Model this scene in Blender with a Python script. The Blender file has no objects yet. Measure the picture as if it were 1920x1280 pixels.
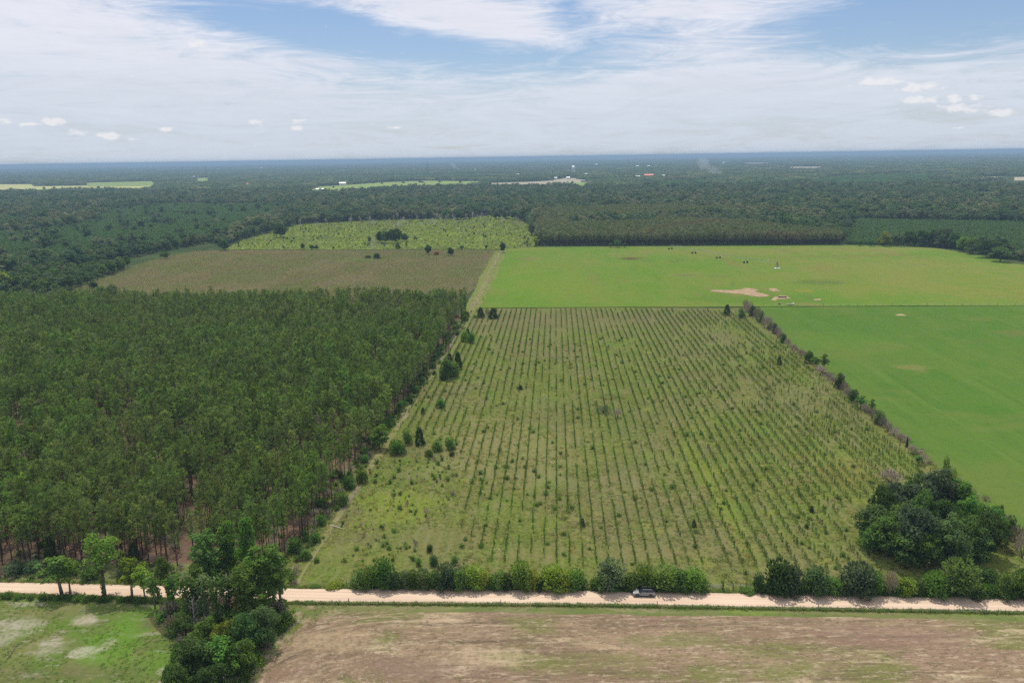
import bpy, bmesh, math, random
import numpy as np
from mathutils import Vector, Matrix
from mathutils.geometry import tessellate_polygon

rng = np.random.default_rng(11)
random.seed(11)
sc = bpy.context.scene
COL = sc.collection
PI = math.pi

# ---------------------------------------------------------------- camera
F = 1493.3; CH = 100.0
PITCH = math.atan((640 - 295) / F); ROLL = math.atan(30 / 1920)
fw = np.array([0, math.cos(PITCH), -math.sin(PITCH)])
u0 = np.array([0, math.sin(PITCH), math.cos(PITCH)]); r0 = np.array([1., 0, 0])
rt = r0 * math.cos(ROLL) - u0 * math.sin(ROLL)
up = u0 * math.cos(ROLL) + r0 * math.sin(ROLL)
cam_d = bpy.data.cameras.new('camera'); cam = bpy.data.objects.new('camera', cam_d); COL.objects.link(cam)
cam.matrix_world = Matrix(((rt[0], up[0], -fw[0], 0), (rt[1], up[1], -fw[1], 0), (rt[2], up[2], -fw[2], CH), (0, 0, 0, 1)))
cam_d.lens = 28; cam_d.sensor_width = 36; cam_d.sensor_fit = 'HORIZONTAL'
cam_d.clip_start = 1; cam_d.clip_end = 100000
sc.camera = cam

def at(px, py, z=0.0):
    """the place on the level z that the photograph shows at px, py"""
    d = fw + (px - 960) / F * rt - (py - 640) / F * up
    t = (z - CH) / d[2]
    return np.array([d[0] * t, d[1] * t, z])
def mpp(p):                      # metres that one photo pixel spans at p
    return float(np.dot(np.asarray(p) - [0, 0, CH], fw)) / F
def project(P):
    q = P - np.array([0, 0, CH]); w = q @ fw
    return 960 + (q @ rt) / w * F, 640 - (q @ up) / w * F, w
A = math.radians(3.25)           # bearing of the planted rows
EU = np.array([math.cos(A), -math.sin(A)]); EV = np.array([math.sin(A), math.cos(A)])

# ---------------------------------------------------------------- small helpers
def tag(o, label=None, cat=None, group=None, kind=None):
    if label: o['label'] = label
    if cat: o['category'] = cat
    if group: o['group'] = group
    if kind: o['kind'] = kind
    return o
def empty(name, loc=(0, 0, 0), rz=0.0):
    o = bpy.data.objects.new(name, None); COL.objects.link(o)
    o.location = loc; o.rotation_euler = (0, 0, rz); o.empty_display_size = .1
    return o
def link(name, me, parent=None, loc=(0, 0, 0)):
    o = bpy.data.objects.new(name, me); COL.objects.link(o); o.location = loc
    if parent is not None: o.parent = parent
    return o

def vnoise(x, y, seed=0):
    x = np.asarray(x, float); y = np.asarray(y, float)
    xi = np.floor(x).astype(np.int64); yi = np.floor(y).astype(np.int64)
    fx = x - xi; fy = y - yi; fx = fx * fx * (3 - 2 * fx); fy = fy * fy * (3 - 2 * fy)
    def h(a, b):
        n = (a * 374761393 + b * 668265263 + seed * 1442695041) & 0x7fffffff
        n = ((n ^ (n >> 13)) * 1274126177) & 0x7fffffff
        return ((n ^ (n >> 16)) & 0xffff) / 65535.0
    return (h(xi, yi) * (1 - fx) + h(xi + 1, yi) * fx) * (1 - fy) + (h(xi, yi + 1) * (1 - fx) + h(xi + 1, yi + 1) * fx) * fy

def inside(P, poly):
    x, y = P[:, 0], P[:, 1]; c = np.zeros(len(P), bool); n = len(poly); j = n - 1
    for i in range(n):
        xi, yi = poly[i][0], poly[i][1]; xj, yj = poly[j][0], poly[j][1]
        if abs(yj - yi) > 1e-9:
            c ^= ((yi > y) != (yj > y)) & (x < (xj - xi) * (y - yi) / (yj - yi) + xi)
        j = i
    return c
def region(pts, z=0.0): return [at(a, b, z)[:2] for a, b in pts]

# ---------------------------------------------------------------- mesh gathering
class Geo:
    def __init__(s): s.v = []; s.f = []; s.t = []; s.m = []; s.n = 0
    def add(s, V, Fa, tint=0.5, mi=0):
        V = np.asarray(V, float).reshape(-1, 3)
        s.v.append(V)
        for k, f in enumerate(Fa):
            s.f.append([int(i) + s.n for i in f])
            s.t.append(float(tint[k]) if hasattr(tint, '__len__') else tint); s.m.append(mi)
        s.n += len(V); return s
    def quads(s, C, N, S, asp=1.0, tint=None, mi=0, g=rng):
        n = len(C); N = N / (np.linalg.norm(N, axis=1, keepdims=True) + 1e-9)
        r = g.normal(size=(n, 3)); T = np.cross(N, r); T /= (np.linalg.norm(T, axis=1, keepdims=True) + 1e-9)
        B = np.cross(N, T); S = np.asarray(S).reshape(-1, 1) * .5
        V = np.stack([C + T * S * 1.25, C + B * S * asp + N * S * .2, C - T * S * 1.1, C - B * S * asp * .9 + N * S * .2], 1).reshape(-1, 3)
        s.add(V, np.arange(4 * n).reshape(n, 4), tint if tint is not None else g.random(n), mi)
        return s
    def kites(s, C, D, L, W, tint=None, mi=0, g=rng):
        n = len(C); D = D / (np.linalg.norm(D, axis=1, keepdims=True) + 1e-9)
        S = np.cross(D, g.normal(size=(n, 3))); S /= (np.linalg.norm(S, axis=1, keepdims=True) + 1e-9)
        L = np.asarray(L).reshape(-1, 1); W = np.asarray(W).reshape(-1, 1) * .5
        V = np.stack([C, C + D * L * .55 + S * W, C + D * L, C + D * L * .55 - S * W], 1).reshape(-1, 3)
        s.add(V, np.arange(4 * n).reshape(n, 4), tint if tint is not None else g.random(n), mi)
        return s
    def tube(s, P, R, sides=6, mi=0, tint=.5):
        P = np.asarray(P, float); k = len(P); rings = []
        for i in range(k):
            d = P[min(i + 1, k - 1)] - P[max(i - 1, 0)]; d /= (np.linalg.norm(d) + 1e-9)
            a = np.array([1., 0, 0]) if abs(d[0]) < .8 else np.array([0, 1., 0])
            x = np.cross(d, a); x /= np.linalg.norm(x); y = np.cross(d, x)
            th = np.arange(sides) / sides * 2 * PI
            rings.append(P[i] + R[i] * (np.outer(np.cos(th), x) + np.outer(np.sin(th), y)))
        Fa = [(i * sides + j, i * sides + (j + 1) % sides, (i + 1) * sides + (j + 1) % sides, (i + 1) * sides + j)
              for i in range(k - 1) for j in range(sides)]
        Fa.append(tuple(range(sides))[::-1]); Fa.append(tuple((k - 1) * sides + j for j in range(sides)))
        s.add(np.concatenate(rings), Fa, tint, mi); return s
    def box(s, lo, hi, mi=0, tint=.5):
        x0, y0, z0 = lo; x1, y1, z1 = hi
        s.add([(x0, y0, z0), (x1, y0, z0), (x1, y1, z0), (x0, y1, z0), (x0, y0, z1), (x1, y0, z1), (x1, y1, z1), (x0, y1, z1)],
              [(0, 3, 2, 1), (4, 5, 6, 7), (0, 1, 5, 4), (1, 2, 6, 5), (2, 3, 7, 6), (3, 0, 4, 7)], tint, mi); return s
    def mesh(s, name, mats, smooth=False):
        me = bpy.data.meshes.new(name)
        me.from_pydata(np.concatenate(s.v).tolist(), [], s.f)
        a = me.attributes.new('tint', 'FLOAT', 'FACE'); a.data.foreach_set('value', np.array(s.t, np.float32))
        for m in (mats if isinstance(mats, (list, tuple)) else [mats]): me.materials.append(m)
        if max(s.m) > 0: me.polygons.foreach_set('material_index', np.array(s.m, np.int32))
        if smooth: me.polygons.foreach_set('use_smooth', np.ones(len(s.f), bool))
        me.update(); return me

# ---------------------------------------------------------------- materials
class NT:
    def __init__(s, tree): s.t = tree; s.n = tree.nodes; s.l = tree.links
    def node(s, typ, **k):
        o = s.n.new(typ)
        for a, b in k.items(): setattr(o, a, b)
        return o
    def put(s, sock, v):
        if hasattr(v, 'is_output'): s.l.new(v, sock)
        elif v is not None:
            if sock.type == 'RGBA' and len(v) == 3: v = (*v, 1)
            sock.default_value = v
    def math(s, op, a, b=None, c=None, clamp=False):
        o = s.node('ShaderNodeMath', operation=op, use_clamp=clamp)
        s.put(o.inputs[0], a)
        if b is not None: s.put(o.inputs[1], b)
        if c is not None: s.put(o.inputs[2], c)
        return o.outputs[0]
    def noise(s, vec, scale, detail=3, rough=.55, dist=0.0):
        o = s.node('ShaderNodeTexNoise'); s.put(o.inputs['Vector'], vec)
        o.inputs['Scale'].default_value = scale; o.inputs['Detail'].default_value = detail
        o.inputs['Roughness'].default_value = rough; o.inputs['Distortion'].default_value = dist
        return o.outputs['Fac']
    def step(s, v, lo, hi):
        o = s.node('ShaderNodeMapRange', interpolation_type='SMOOTHSTEP'); s.put(o.inputs[0], v)
        o.inputs[1].default_value = lo; o.inputs[2].default_value = hi
        return o.outputs[0]
    def mix(s, f, a, b, blend='MIX'):
        o = s.node('ShaderNodeMix', data_type='RGBA', blend_type=blend); s.put(o.inputs[0], f)
        s.put(o.inputs[6], a); s.put(o.inputs[7], b); return o.outputs[2]
    def mapping(s, vec, scale=(1, 1, 1), rz=0.0, loc=(0, 0, 0)):
        o = s.node('ShaderNodeMapping'); s.put(o.inputs[0], vec)
        o.inputs['Location'].default_value = loc; o.inputs['Rotation'].default_value = (0, 0, rz); o.inputs['Scale'].default_value = scale
        return o.outputs[0]
    def sep(s, vec):
        o = s.node('ShaderNodeSeparateXYZ'); s.put(o.inputs[0], vec); return o.outputs
    def attr(s, name):
        o = s.node('ShaderNodeAttribute', attribute_name=name); return o.outputs['Fac']

def newmat(name):
    m = bpy.data.materials.new(name); m.use_nodes = True; m.node_tree.nodes.clear()
    t = NT(m.node_tree); out = t.node('ShaderNodeOutputMaterial'); return m, t, out

def plain(name, col, rough=.6, metal=0.0, spec=.4, coat=0.0, vary=.12):
    m, t, out = newmat(name); p = t.node('ShaderNodeBsdfPrincipled')
    if vary > 0:
        geo = t.node('ShaderNodeTexCoord').outputs['Object']
        k = t.step(t.noise(geo, 2.3, 4), .3, .75)
        c = t.mix(k, tuple(x * (1 - vary) for x in col), tuple(min(1, x * (1 + vary)) for x in col))
        t.put(p.inputs['Base Color'], c)
    else: t.put(p.inputs['Base Color'], col)
    p.inputs['Roughness'].default_value = rough; p.inputs['Metallic'].default_value = metal
    p.inputs['Specular IOR Level'].default_value = spec; p.inputs['Coat Weight'].default_value = coat
    t.l.new(p.outputs[0], out.inputs[0]); return m

def leaf(name, a, b, c=None, trans=.42, patches=None):
    """foliage: tint per leaf between a and b, every plant of its own hue towards c"""
    m, t, out = newmat(name)
    tint = t.attr('tint'); rnd = t.node('ShaderNodeObjectInfo').outputs['Random']
    col = t.mix(tint, a, b)
    if c is not None: col = t.mix(t.math('MULTIPLY', t.step(rnd, .35, 1.0), .85), col, c)
    v = t.math('MULTIPLY_ADD', t.math('FRACT', t.math('MULTIPLY', rnd, 7.31)), .65, .68)
    hs = t.node('ShaderNodeHueSaturation'); t.put(hs.inputs['Color'], col); t.put(hs.inputs['Value'], v)
    h = t.math('MULTIPLY_ADD', t.math('FRACT', t.math('MULTIPLY', rnd, 3.77)), .04, .48); t.put(hs.inputs['Hue'], h)
    col = hs.outputs[0]
    if patches:                                  # stands of another species over wide areas
        pos = t.node('ShaderNodeNewGeometry').outputs['Position']
        for pc, ps, lo, hi, am in patches:
            k = t.step(t.noise(t.mapping(pos, loc=(31 * am, 7, 0)), ps, 3, .6), lo, hi)
            col = t.mix(t.math('MULTIPLY', k, am), col, pc)
    d = t.node('ShaderNodeBsdfDiffuse'); t.put(d.inputs[0], col)
    tr = t.node('ShaderNodeBsdfTranslucent'); t.put(tr.inputs[0], t.mix(.5, col, t.mix(1, col, (1.3, 1.25, .4), 'MULTIPLY')))
    mx = t.node('ShaderNodeMixShader'); mx.inputs[0].default_value = trans
    t.l.new(d.outputs[0], mx.inputs[1]); t.l.new(tr.outputs[0], mx.inputs[2]); t.l.new(mx.outputs[0], out.inputs[0])
    return m

def soil(name, base, layers, spots=(), bump=0.0, rows=None, arc=None):
    """ground cover: coloured patches of several sizes, laid over one another"""
    m, t, out = newmat(name)
    pos = t.node('ShaderNodeNewGeometry').outputs['Position']
    fr = t.mapping(pos, rz=A)                    # x across the rows, y along them
    if arc:                                      # furrows bend round a corner
        px_, py_, _ = t.sep(pos)
        dx = t.math('MINIMUM', t.math('SUBTRACT', px_, arc[0]), 0.0); dy = t.math('SUBTRACT', py_, arc[1])
        dx = t.math('MULTIPLY', dx, arc[2])
        hy = t.math('SQRT', t.math('ADD', t.math('MULTIPLY', dx, dx), t.math('MULTIPLY', dy, dy)))
        ang = t.math('MULTIPLY', t.math('ARCTAN2', dx, dy), 34.0)
        cb = t.node('ShaderNodeCombineXYZ'); t.put(cb.inputs[0], t.math('ADD', t.math('MAXIMUM', t.math('SUBTRACT', px_, arc[0]), 0.0), ang)); t.put(cb.inputs[1], hy); t.put(cb.inputs[2], 0.3)
        fr = cb.outputs[0]
    col = base
    for i, L in enumerate(layers):
        c, size, lo, hi, amt = L[:5]
        st = L[5] if len(L) > 5 else (1, 1, 1)
        v = t.mapping(fr, scale=st, loc=(17.3 * i, 9.1 * i, 0))
        k = t.step(t.noise(v, 1.0 / size, L[6] if len(L) > 6 else 4, .6, .3), lo, hi)
        col = t.mix(t.math('MULTIPLY', k, amt), col, c)
    if spots:
        wob = t.noise(fr, .075, 3, .6); wob2 = t.noise(fr, .42, 4, .65)
        wob = t.math('MULTIPLY_ADD', wob2, 1.9, t.math('MULTIPLY_ADD', wob, 2.6, -2.25))
        brk = t.math('MULTIPLY_ADD', t.step(t.noise(fr, .95, 4, .65), .38, .58), .6, .4)
        xyz = t.sep(pos)
        for (x, y, rx, ry, c, amt) in spots:
            dx = t.math('DIVIDE', t.math('SUBTRACT', xyz[0], x), rx); dy = t.math('DIVIDE', t.math('SUBTRACT', xyz[1], y), ry)
            r = t.math('SQRT', t.math('ADD', t.math('MULTIPLY', dx, dx), t.math('MULTIPLY', dy, dy)))
            k = t.math('MULTIPLY', t.step(t.math('ADD', r, wob), 1.25, .5), brk)
            col = t.mix(t.math('MULTIPLY', k, amt), col, c)
    if rows:
        per, c, amt, ph = rows
        x = t.sep(t.mapping(pos, rz=A))[0]
        x = t.math('ADD', x, t.math('MULTIPLY', t.noise(fr, .35, 3), .5))
        k = t.step(t.math('SINE', t.math('MULTIPLY_ADD', x, 2 * PI / per, ph)), .1, .9)
        k = t.math('MULTIPLY', k, t.step(t.noise(fr, .05, 4), .35, .62))
        col = t.mix(t.math('MULTIPLY', k, amt), col, c)
    d = t.node('ShaderNodeBsdfDiffuse'); t.put(d.inputs[0], col); d.inputs[1].default_value = 1.0
    if bump:
        b = t.node('ShaderNodeBump'); b.inputs['Strength'].default_value = 1.0; b.inputs['Distance'].default_value = bump
        t.put(b.inputs['Height'], t.noise(fr, 1.1, 4, .65)); t.l.new(b.outputs[0], d.inputs['Normal'])
    t.l.new(d.outputs[0], out.inputs[0]); return m

def sheet(name, poly, z, mat, jitter=0.0, seg=4.0, kind='structure', label=None, seed=0):
    """a piece of ground lying on the big ground sheet, with a slightly ragged edge"""
    pts = []
    n = len(poly)
    for i in range(n):
        a = np.array(poly[i][:2]); b = np.array(poly[(i + 1) % n][:2]); d = np.linalg.norm(b - a)
        k = max(1, int(d / seg)) if jitter else 1
        nrm = np.array([-(b - a)[1], (b - a)[0]]) / max(d, 1e-6)
        for j in range(k):
            p = a + (b - a) * j / k
            if jitter and j: p = p + nrm * jitter * ((vnoise(p[0] / seg * .7, p[1] / seg * .7, seed + 3) - .5) * 2 + (vnoise(p[0] / seg * .15, p[1] / seg * .15, seed + 9) - .5) * 3)
            pts.append(Vector((p[0], p[1], 0)))
    tri = tessellate_polygon([pts])
    me = bpy.data.meshes.new(name)
    me.from_pydata([(p.x, p.y, z) for p in pts], [], [list(t) for t in tri]); me.update()
    bm = bmesh.new(); bm.from_mesh(me); bmesh.ops.recalc_face_normals(bm, faces=bm.faces)
    if bm.faces and sum(f.normal.z for f in bm.faces) < 0: bmesh.ops.reverse_faces(bm, faces=bm.faces)
    bm.to_mesh(me); bm.free(); me.materials.append(mat)
    o = link(name, me); o['kind'] = kind
    if label: o['label'] = label
    return o

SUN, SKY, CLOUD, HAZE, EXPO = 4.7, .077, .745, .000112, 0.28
# ---------------------------------------------------------------- palette
GRASS_DRY = (.23, .185, .105); STRAW = (.30, .25, .155); OLIVE = (.115, .128, .042); LUSH = (.105, .17, .028)
M = {}
M['oak'] = leaf('dark_oak_leaves', (0.033, 0.067, 0.020), (0.083, 0.143, 0.037), (0.090, 0.128, 0.051))
M['mid'] = leaf('mid_green_leaves', (0.055, 0.113, 0.024), (0.124, 0.218, 0.041), (0.110, 0.175, 0.045))
M['bright'] = leaf('bright_green_leaves', (0.062, 0.130, 0.022), (0.135, 0.224, 0.037), (0.125, 0.208, 0.037), .4)
M['yellow'] = leaf('yellow_green_leaves', (0.114, 0.175, 0.023), (0.229, 0.295, 0.039), (0.229, 0.273, 0.039), .4)
M['blue'] = leaf('grey_green_leaves', (0.052, 0.087, 0.044), (0.110, 0.160, 0.076), (0.102, 0.139, 0.073))
M['needle'] = leaf('pine_needles', (0.028, 0.059, 0.015), (0.174, 0.270, 0.057), (0.133, 0.182, 0.058), .42, [((0.099, 0.182, 0.037), .03, .5, .68, .65), ((0.145, 0.154, 0.063), .014, .52, .7, .55)])
M['farneedle'] = leaf('olive_pine_needles', (.062, .105, .045), (.165, .205, .088), (.165, .17, .085), .42, [((.17, .14, .09), .012, .5, .68, .6)])
M['young'] = leaf('young_pine_needles', (0.051, 0.108, 0.023), (0.115, 0.198, 0.038), (0.141, 0.191, 0.045), .42)
M['stand'] = leaf('young_pine_stand_needles', (0.043, 0.098, 0.035), (0.084, 0.153, 0.048), (0.078, 0.130, 0.044), .42)
M['wood'] = leaf('hardwood_leaves', (0.043, 0.086, 0.037), (0.135, 0.198, 0.074), (0.200, 0.198, 0.115), .42, [((0.065, 0.127, 0.048), .004, .45, .62, .7), ((0.054, 0.097, 0.057), .016, .5, .66, .7), ((0.184, 0.182, 0.121), .009, .56, .7, .65)])
M['fade'] = leaf('dead_brown_leaves', (0.220, 0.132, 0.055), (0.396, 0.242, 0.110))
M['twig'] = leaf('grey_twigs', (0.176, 0.143, 0.110), (0.330, 0.275, 0.220), (0.220, 0.176, 0.121), .1)
M['weed'] = leaf('weed_leaves', (0.109, 0.160, 0.032), (0.232, 0.275, 0.065), (0.290, 0.246, 0.102), .35)
M['straw'] = leaf('dry_grass_blades', (0.246, 0.203, 0.102), (0.435, 0.362, 0.203), (0.290, 0.246, 0.087), .42)
M['bark'] = plain('pine_bark', (.10, .068, .05), .9, spec=.1, vary=.35)
M['greybark'] = plain('grey_bark', (.17, .145, .12), .9, spec=.1, vary=.3)
M['deadwood'] = plain('bleached_dead_wood', (.42, .39, .35), .9, spec=.1, vary=.2)
M['char'] = plain('charred_wood', (.014, .013, .013), .8, spec=.2, vary=.3)

# ---------------------------------------------------------------- the ground
def spot(px, py, wpx, hpx, col, amt):
    p = at(px, py); a = at(px, py + hpx / 2); b = at(px, py - hpx / 2)
    return (p[0], p[1], wpx * mpp(p) / 2, abs(b[1] - a[1]) / 2, col, amt)

# one sheet to the horizon, rolling a little far out
rad = np.concatenate([[30, 80, 150], np.linspace(250, 1500, 12), np.geomspace(2000, 45000, 26)])
sect = 120
V = [(0, 0, -.35)]; Fc = []
for r in rad:
    for k in range(sect):
        a = k / sect * 2 * PI; x, y = r * math.sin(a), r * math.cos(a)
        hz = 0 if r < 9000 else (min(1, (r - 9000) / 9000)) * 8 * float(vnoise(x / 5200 + 40, y / 5200 + 11, 4)) ** 1.5
        V.append((x, y, -.35 + hz))
for k in range(sect): Fc.append((0, 1 + (k + 1) % sect, 1 + k))
for i in range(len(rad) - 1):
    for k in range(sect):
        a = 1 + i * sect + k; b = 1 + i * sect + (k + 1) % sect
        Fc.append((a, b, b + sect, a + sect))
me = bpy.data.meshes.new('ground'); me.from_pydata(V, [], Fc); me.update()
me.materials.append(soil('woodland_ground', (.04, .062, .022), [
    ((.07, .09, .03), 60, .4, .65, .7), ((.09, .075, .04), 22, .55, .75, .5), ((.05, .075, .03), 900, .4, .6, .6), ((.10, .12, .045), 2400, .58, .68, .5)]))
o = link('ground', me); o['kind'] = 'structure'

ROAD_N = [(-420, 1085.5), (0, 1092), (540, 1102.5), (1100, 1107), (1920, 1121.5), (2420, 1131)]
ROAD_S = [(-420, 1104), (0, 1112), (540, 1128), (1100, 1132.5), (1920, 1147), (2420, 1157)]
FENCE = [(1396, 578), (1440, 614), (1540, 692), (1640, 782), (1700, 833), (1800, 912), (1900, 992), (2000, 1072), (2060, 1120)]
PINE_R = [(560, 1058), (640, 920), (700, 838), (760, 762), (820, 676), (878, 590)]
pine_poly = [at(-420, 1074)[:2], at(0, 1068)[:2]] + region(PINE_R) + [(-31, 515), (-305, 547), (-620, 575)]

field_mat = soil('young_plantation_ground', (0.102, 0.121, 0.027), [
    ((0.153, 0.132, 0.052), 26, .48, .70, .6), (LUSH, 17, .46, .66, .7, (1, .8, 1)), ((0.124, 0.158, 0.024), 9, .44, .66, .6), ((0.134, 0.120, 0.056), 55, .45, .62, .72, (1, .7, 1)),
    ((0.089, 0.143, 0.020), 34, .54, .66, .6), ((0.195, 0.220, 0.033), 12, .56, .7, .5), ((0.199, 0.176, 0.076), 4.2, .56, .72, .5), ((0.056, 0.077, 0.014), 2.2, .5, .68, .7), ((0.169, 0.191, 0.039), 1.1, .5, .66, .7), ((0.046, 0.060, 0.014), .9, .50, .66, .75), ((0.266, 0.248, 0.117), .8, .58, .72, .6), ((0.171, 0.151, 0.072), 6, .52, .68, .55, (1, .35, 1))],
    spots=[spot(745, 950, 170, 70, (0.151, 0.201, 0.020), .75), spot(1070, 600, 620, 42, (0.137, 0.120, 0.056), .75), spot(1300, 640, 200, 60, (0.143, 0.133, 0.058), .4),
           spot(960, 840, 260, 130, (0.209, 0.181, 0.081), .6), spot(1120, 770, 260, 90, (0.089, 0.114, 0.026), .5), spot(1580, 880, 130, 60, (0.177, 0.124, 0.039), .4),
           spot(1325, 900, 40, 240, (0.151, 0.191, 0.022), .6), spot(1640, 1020, 60, 30, (0.089, 0.181, 0.013), .8), spot(1230, 1035, 900, 26, (0.177, 0.162, 0.058), .4), spot(1690, 900, 90, 50, (0.195, 0.181, 0.078), .5),
           spot(700, 1050, 200, 60, (0.134, 0.181, 0.026), .5), spot(735, 785, 60, 70, (0.124, 0.191, 0.020), .8), spot(820, 1010, 200, 50, (0.143, 0.133, 0.049), .5)],
    rows=(3.3, (0.209, 0.185, 0.081), .26, -1.57))
sheet('plantation_ground', [tuple(np.array(p) - EU * 4.5) for p in region([(540, 1098), (548, 1075)] + PINE_R[:5])] + region([(872, 600), (884, 577.5), (1140, 576.5)] + FENCE + [(1920, 1121), (1100, 1106), (545, 1102)]), 0.0, field_mat, .5, 5)

floor_poly = [tuple(np.array(p) - (EU * 3.5 if 1 < i < 8 else 0)) for i, p in enumerate(pine_poly)]
sheet('forest_floor', floor_poly, -.06, soil('pine_needle_floor', (0.146, 0.092, 0.059), [
    ((0.086, 0.080, 0.044), 14, .45, .65, .7), ((0.067, 0.096, 0.031), 20, .55, .7, .8), ((0.200, 0.160, 0.116), 5, .55, .72, .6), ((0.241, 0.240, 0.197), 1.4, .62, .74, .5), ((0.047, 0.040, 0.028), 2.5, .5, .7, .5)]), .8, 6)
sheet('roadside_verge', region([(-420, 1072), (0, 1060), (566, 1050), (566, 1102)] + ROAD_N[2::-1]), -.03, soil('roadside_weeds', (.12, .14, .045), [
    ((.2, .17, .09), 5, .45, .65, .7), ((.09, .14, .03), 8, .5, .65, .7), (STRAW, 1.3, .58, .72, .6)]), .5, 4)

road_mat, t, out = newmat('sandy_clay_road')
pos = t.node('ShaderNodeNewGeometry').outputs['Position']
rd = t.mapping(pos, rz=math.radians(3.4))
ax = t.sep(rd)
col = (0.370, 0.276, 0.197)
col = t.mix(t.math('MULTIPLY', t.step(t.noise(t.mapping(rd, (.02, .75, 1)), 1.0, 4), .44, .60), .75), col, (0.423, 0.332, 0.247))
col = t.mix(t.math('MULTIPLY', t.step(t.noise(t.mapping(rd, (.014, 1.15, 1), loc=(0, 7, 0)), 1.0, 4), .52, .66), .62), col, (0.294, 0.212, 0.153))
col = t.mix(t.math('MULTIPLY', t.step(t.noise(rd, .09, 4), .5, .7), .3), col, (0.400, 0.276, 0.212))
col = t.mix(t.math('MULTIPLY', t.step(t.noise(rd, 1.7, 4), .55, .72), .25), col, (0.306, 0.241, 0.182))
d = t.node('ShaderNodeBsdfDiffuse'); t.put(d.inputs[0], col); t.l.new(d.outputs[0], out.inputs[0])
sheet('road', region(ROAD_N) + region(ROAD_S[::-1]), .05, road_mat, .35, 3.5)

sheet('roadside_grass', region(ROAD_S[2:]) + region([(2420, 1200), (1920, 1172), (545, 1172)]), .0, soil('verge_grass', (.11, .135, .04), [
    ((.22, .185, .10), 5, .47, .62, .75, (.22, 1, 1)), ((.08, .115, .028), 2.5, .5, .66, .7, (.4, 1, 1)), ((.15, .20, .04), 9, .5, .66, .7, (.4, 1, 1)),
    ((.16, .15, .06), 6, .45, .65, .7, (.3, 1, 1)), ((.09, .14, .028), 3, .5, .7, .6), ((.2, .17, .09), 1.2, .58, .72, .5), ((.06, .07, .022), 1.4, .52, .7, .5)]), .4, 4)
HEAD = [(2420, 1181), (1920, 1166), (1500, 1157), (1100, 1151), (800, 1147), (660, 1146), (610, 1154), (570, 1170), (530, 1204), (495, 1250), (462, 1310), (420, 1420)]
plow_mat = soil('harrowed_soil', (0.188, 0.131, 0.080), [
    ((0.320, 0.238, 0.141), 22, .42, .64, .8, (.45, 1, 1)), ((0.145, 0.098, 0.064), 30, .46, .64, .75, (.5, 1, 1)), ((0.222, 0.148, 0.102), 12, .48, .62, .6, (.4, 1, 1)), ((0.128, 0.135, 0.039), 14, .49, .64, .85, (.5, 1, 1)),
    ((0.427, 0.336, 0.212), 5, .54, .70, .65, (.25, 1, 1)), ((0.103, 0.074, 0.047), 1.7, .57, .68, .75, (.03, 1, 1)), ((0.393, 0.303, 0.201), 1.5, .56, .69, .5, (.05, 1, 1)), ((0.111, 0.082, 0.052), 1.0, .52, .68, .65, (.12, 1, 1)),
    ((0.427, 0.344, 0.231), .75, .52, .68, .5, (.3, 1, 1)), ((0.098, 0.074, 0.045), .5, .52, .66, .75, (.5, 1, 1)), ((0.115, 0.135, 0.037), 1.4, .58, .7, .7), ((0.427, 0.353, 0.238), .42, .58, .7, .35)],
    spots=[spot(600, 1200, 220, 40, (0.375, 0.280, 0.164), .5), spot(1120, 1240, 300, 40, (0.141, 0.140, 0.046), .55), spot(1250, 1200, 240, 24, (0.132, 0.140, 0.046), .5), spot(760, 1250, 260, 44, (0.178, 0.122, 0.086), .7), spot(1700, 1190, 300, 50, (0.188, 0.122, 0.086), .6), spot(900, 1232, 200, 34, (0.395, 0.307, 0.188), .6), spot(520, 1265, 60, 60, (0.178, 0.117, 0.073), .7)], arc=(float(at(720, 1300)[0]), float(at(720, 1300)[1]) - 2, .75))
sheet('ploughed_field', region(HEAD) + region([(2600, 1420)]), .05, plow_mat, .5, 4)
sheet('headland', region([(545, 1128), (640, 1140), (660, 1150), (600, 1160), (540, 1215), (440, 1420), (300, 1420), (440, 1240), (500, 1170)]), .02, soil('headland_grass', (.12, .135, .042), [
    ((.30, .235, .145), 7, .42, .62, .8), ((.10, .15, .03), 4, .54, .68, .8), ((.20, .13, .08), 2.4, .55, .7, .5), (STRAW, .9, .58, .72, .6)]), .5, 4)
sheet('meadow', region([(-420, 1103), (0, 1111.5), (330, 1123), (470, 1140), (470, 1420), (-700, 1420)]), -.02, soil('rough_meadow', (.10, .135, .032), [
    ((.15, .15, .05), 9, .42, .62, .7), ((.085, .15, .02), 13, .5, .64, .7), ((.17, .14, .08), 5, .54, .7, .6), ((.06, .075, .022), 3, .54, .7, .6), ((.33, .29, .22), 4.5, .55, .68, .55, (.5, 1.6, 1)), ((.36, .32, .25), 1.3, .58, .72, .6, (.5, 1.4, 1)), ((.05, .075, .02), 1.0, .56, .7, .6), ((.16, .21, .035), 1.1, .56, .72, .5)],
    spots=[spot(222, 1205, 130, 120, (.095, .185, .022), .9), spot(300, 1235, 90, 60, (.10, .18, .025), .8), spot(35, 1168, 90, 34, (.36, .32, .245), .6), spot(5, 1195, 40, 50, (.34, .30, .23), .55), spot(90, 1212, 62, 40, (.34, .30, .225), .55), spot(150, 1222, 50, 24, (.40, .36, .28), .6), spot(160, 1160, 44, 26, (.38, .32, .24), .7), spot(205, 1205, 24, 22, (.33, .30, .2), .5), spot(306, 1256, 20, 14, (.38, .33, .25), .6), spot(80, 1150, 230, 26, (.16, .145, .06), .6), spot(90, 1262, 330, 40, (.10, .095, .04), .7), spot(290, 1165, 60, 30, (.10, .09, .045), .7)]), .4, 4)
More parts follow.
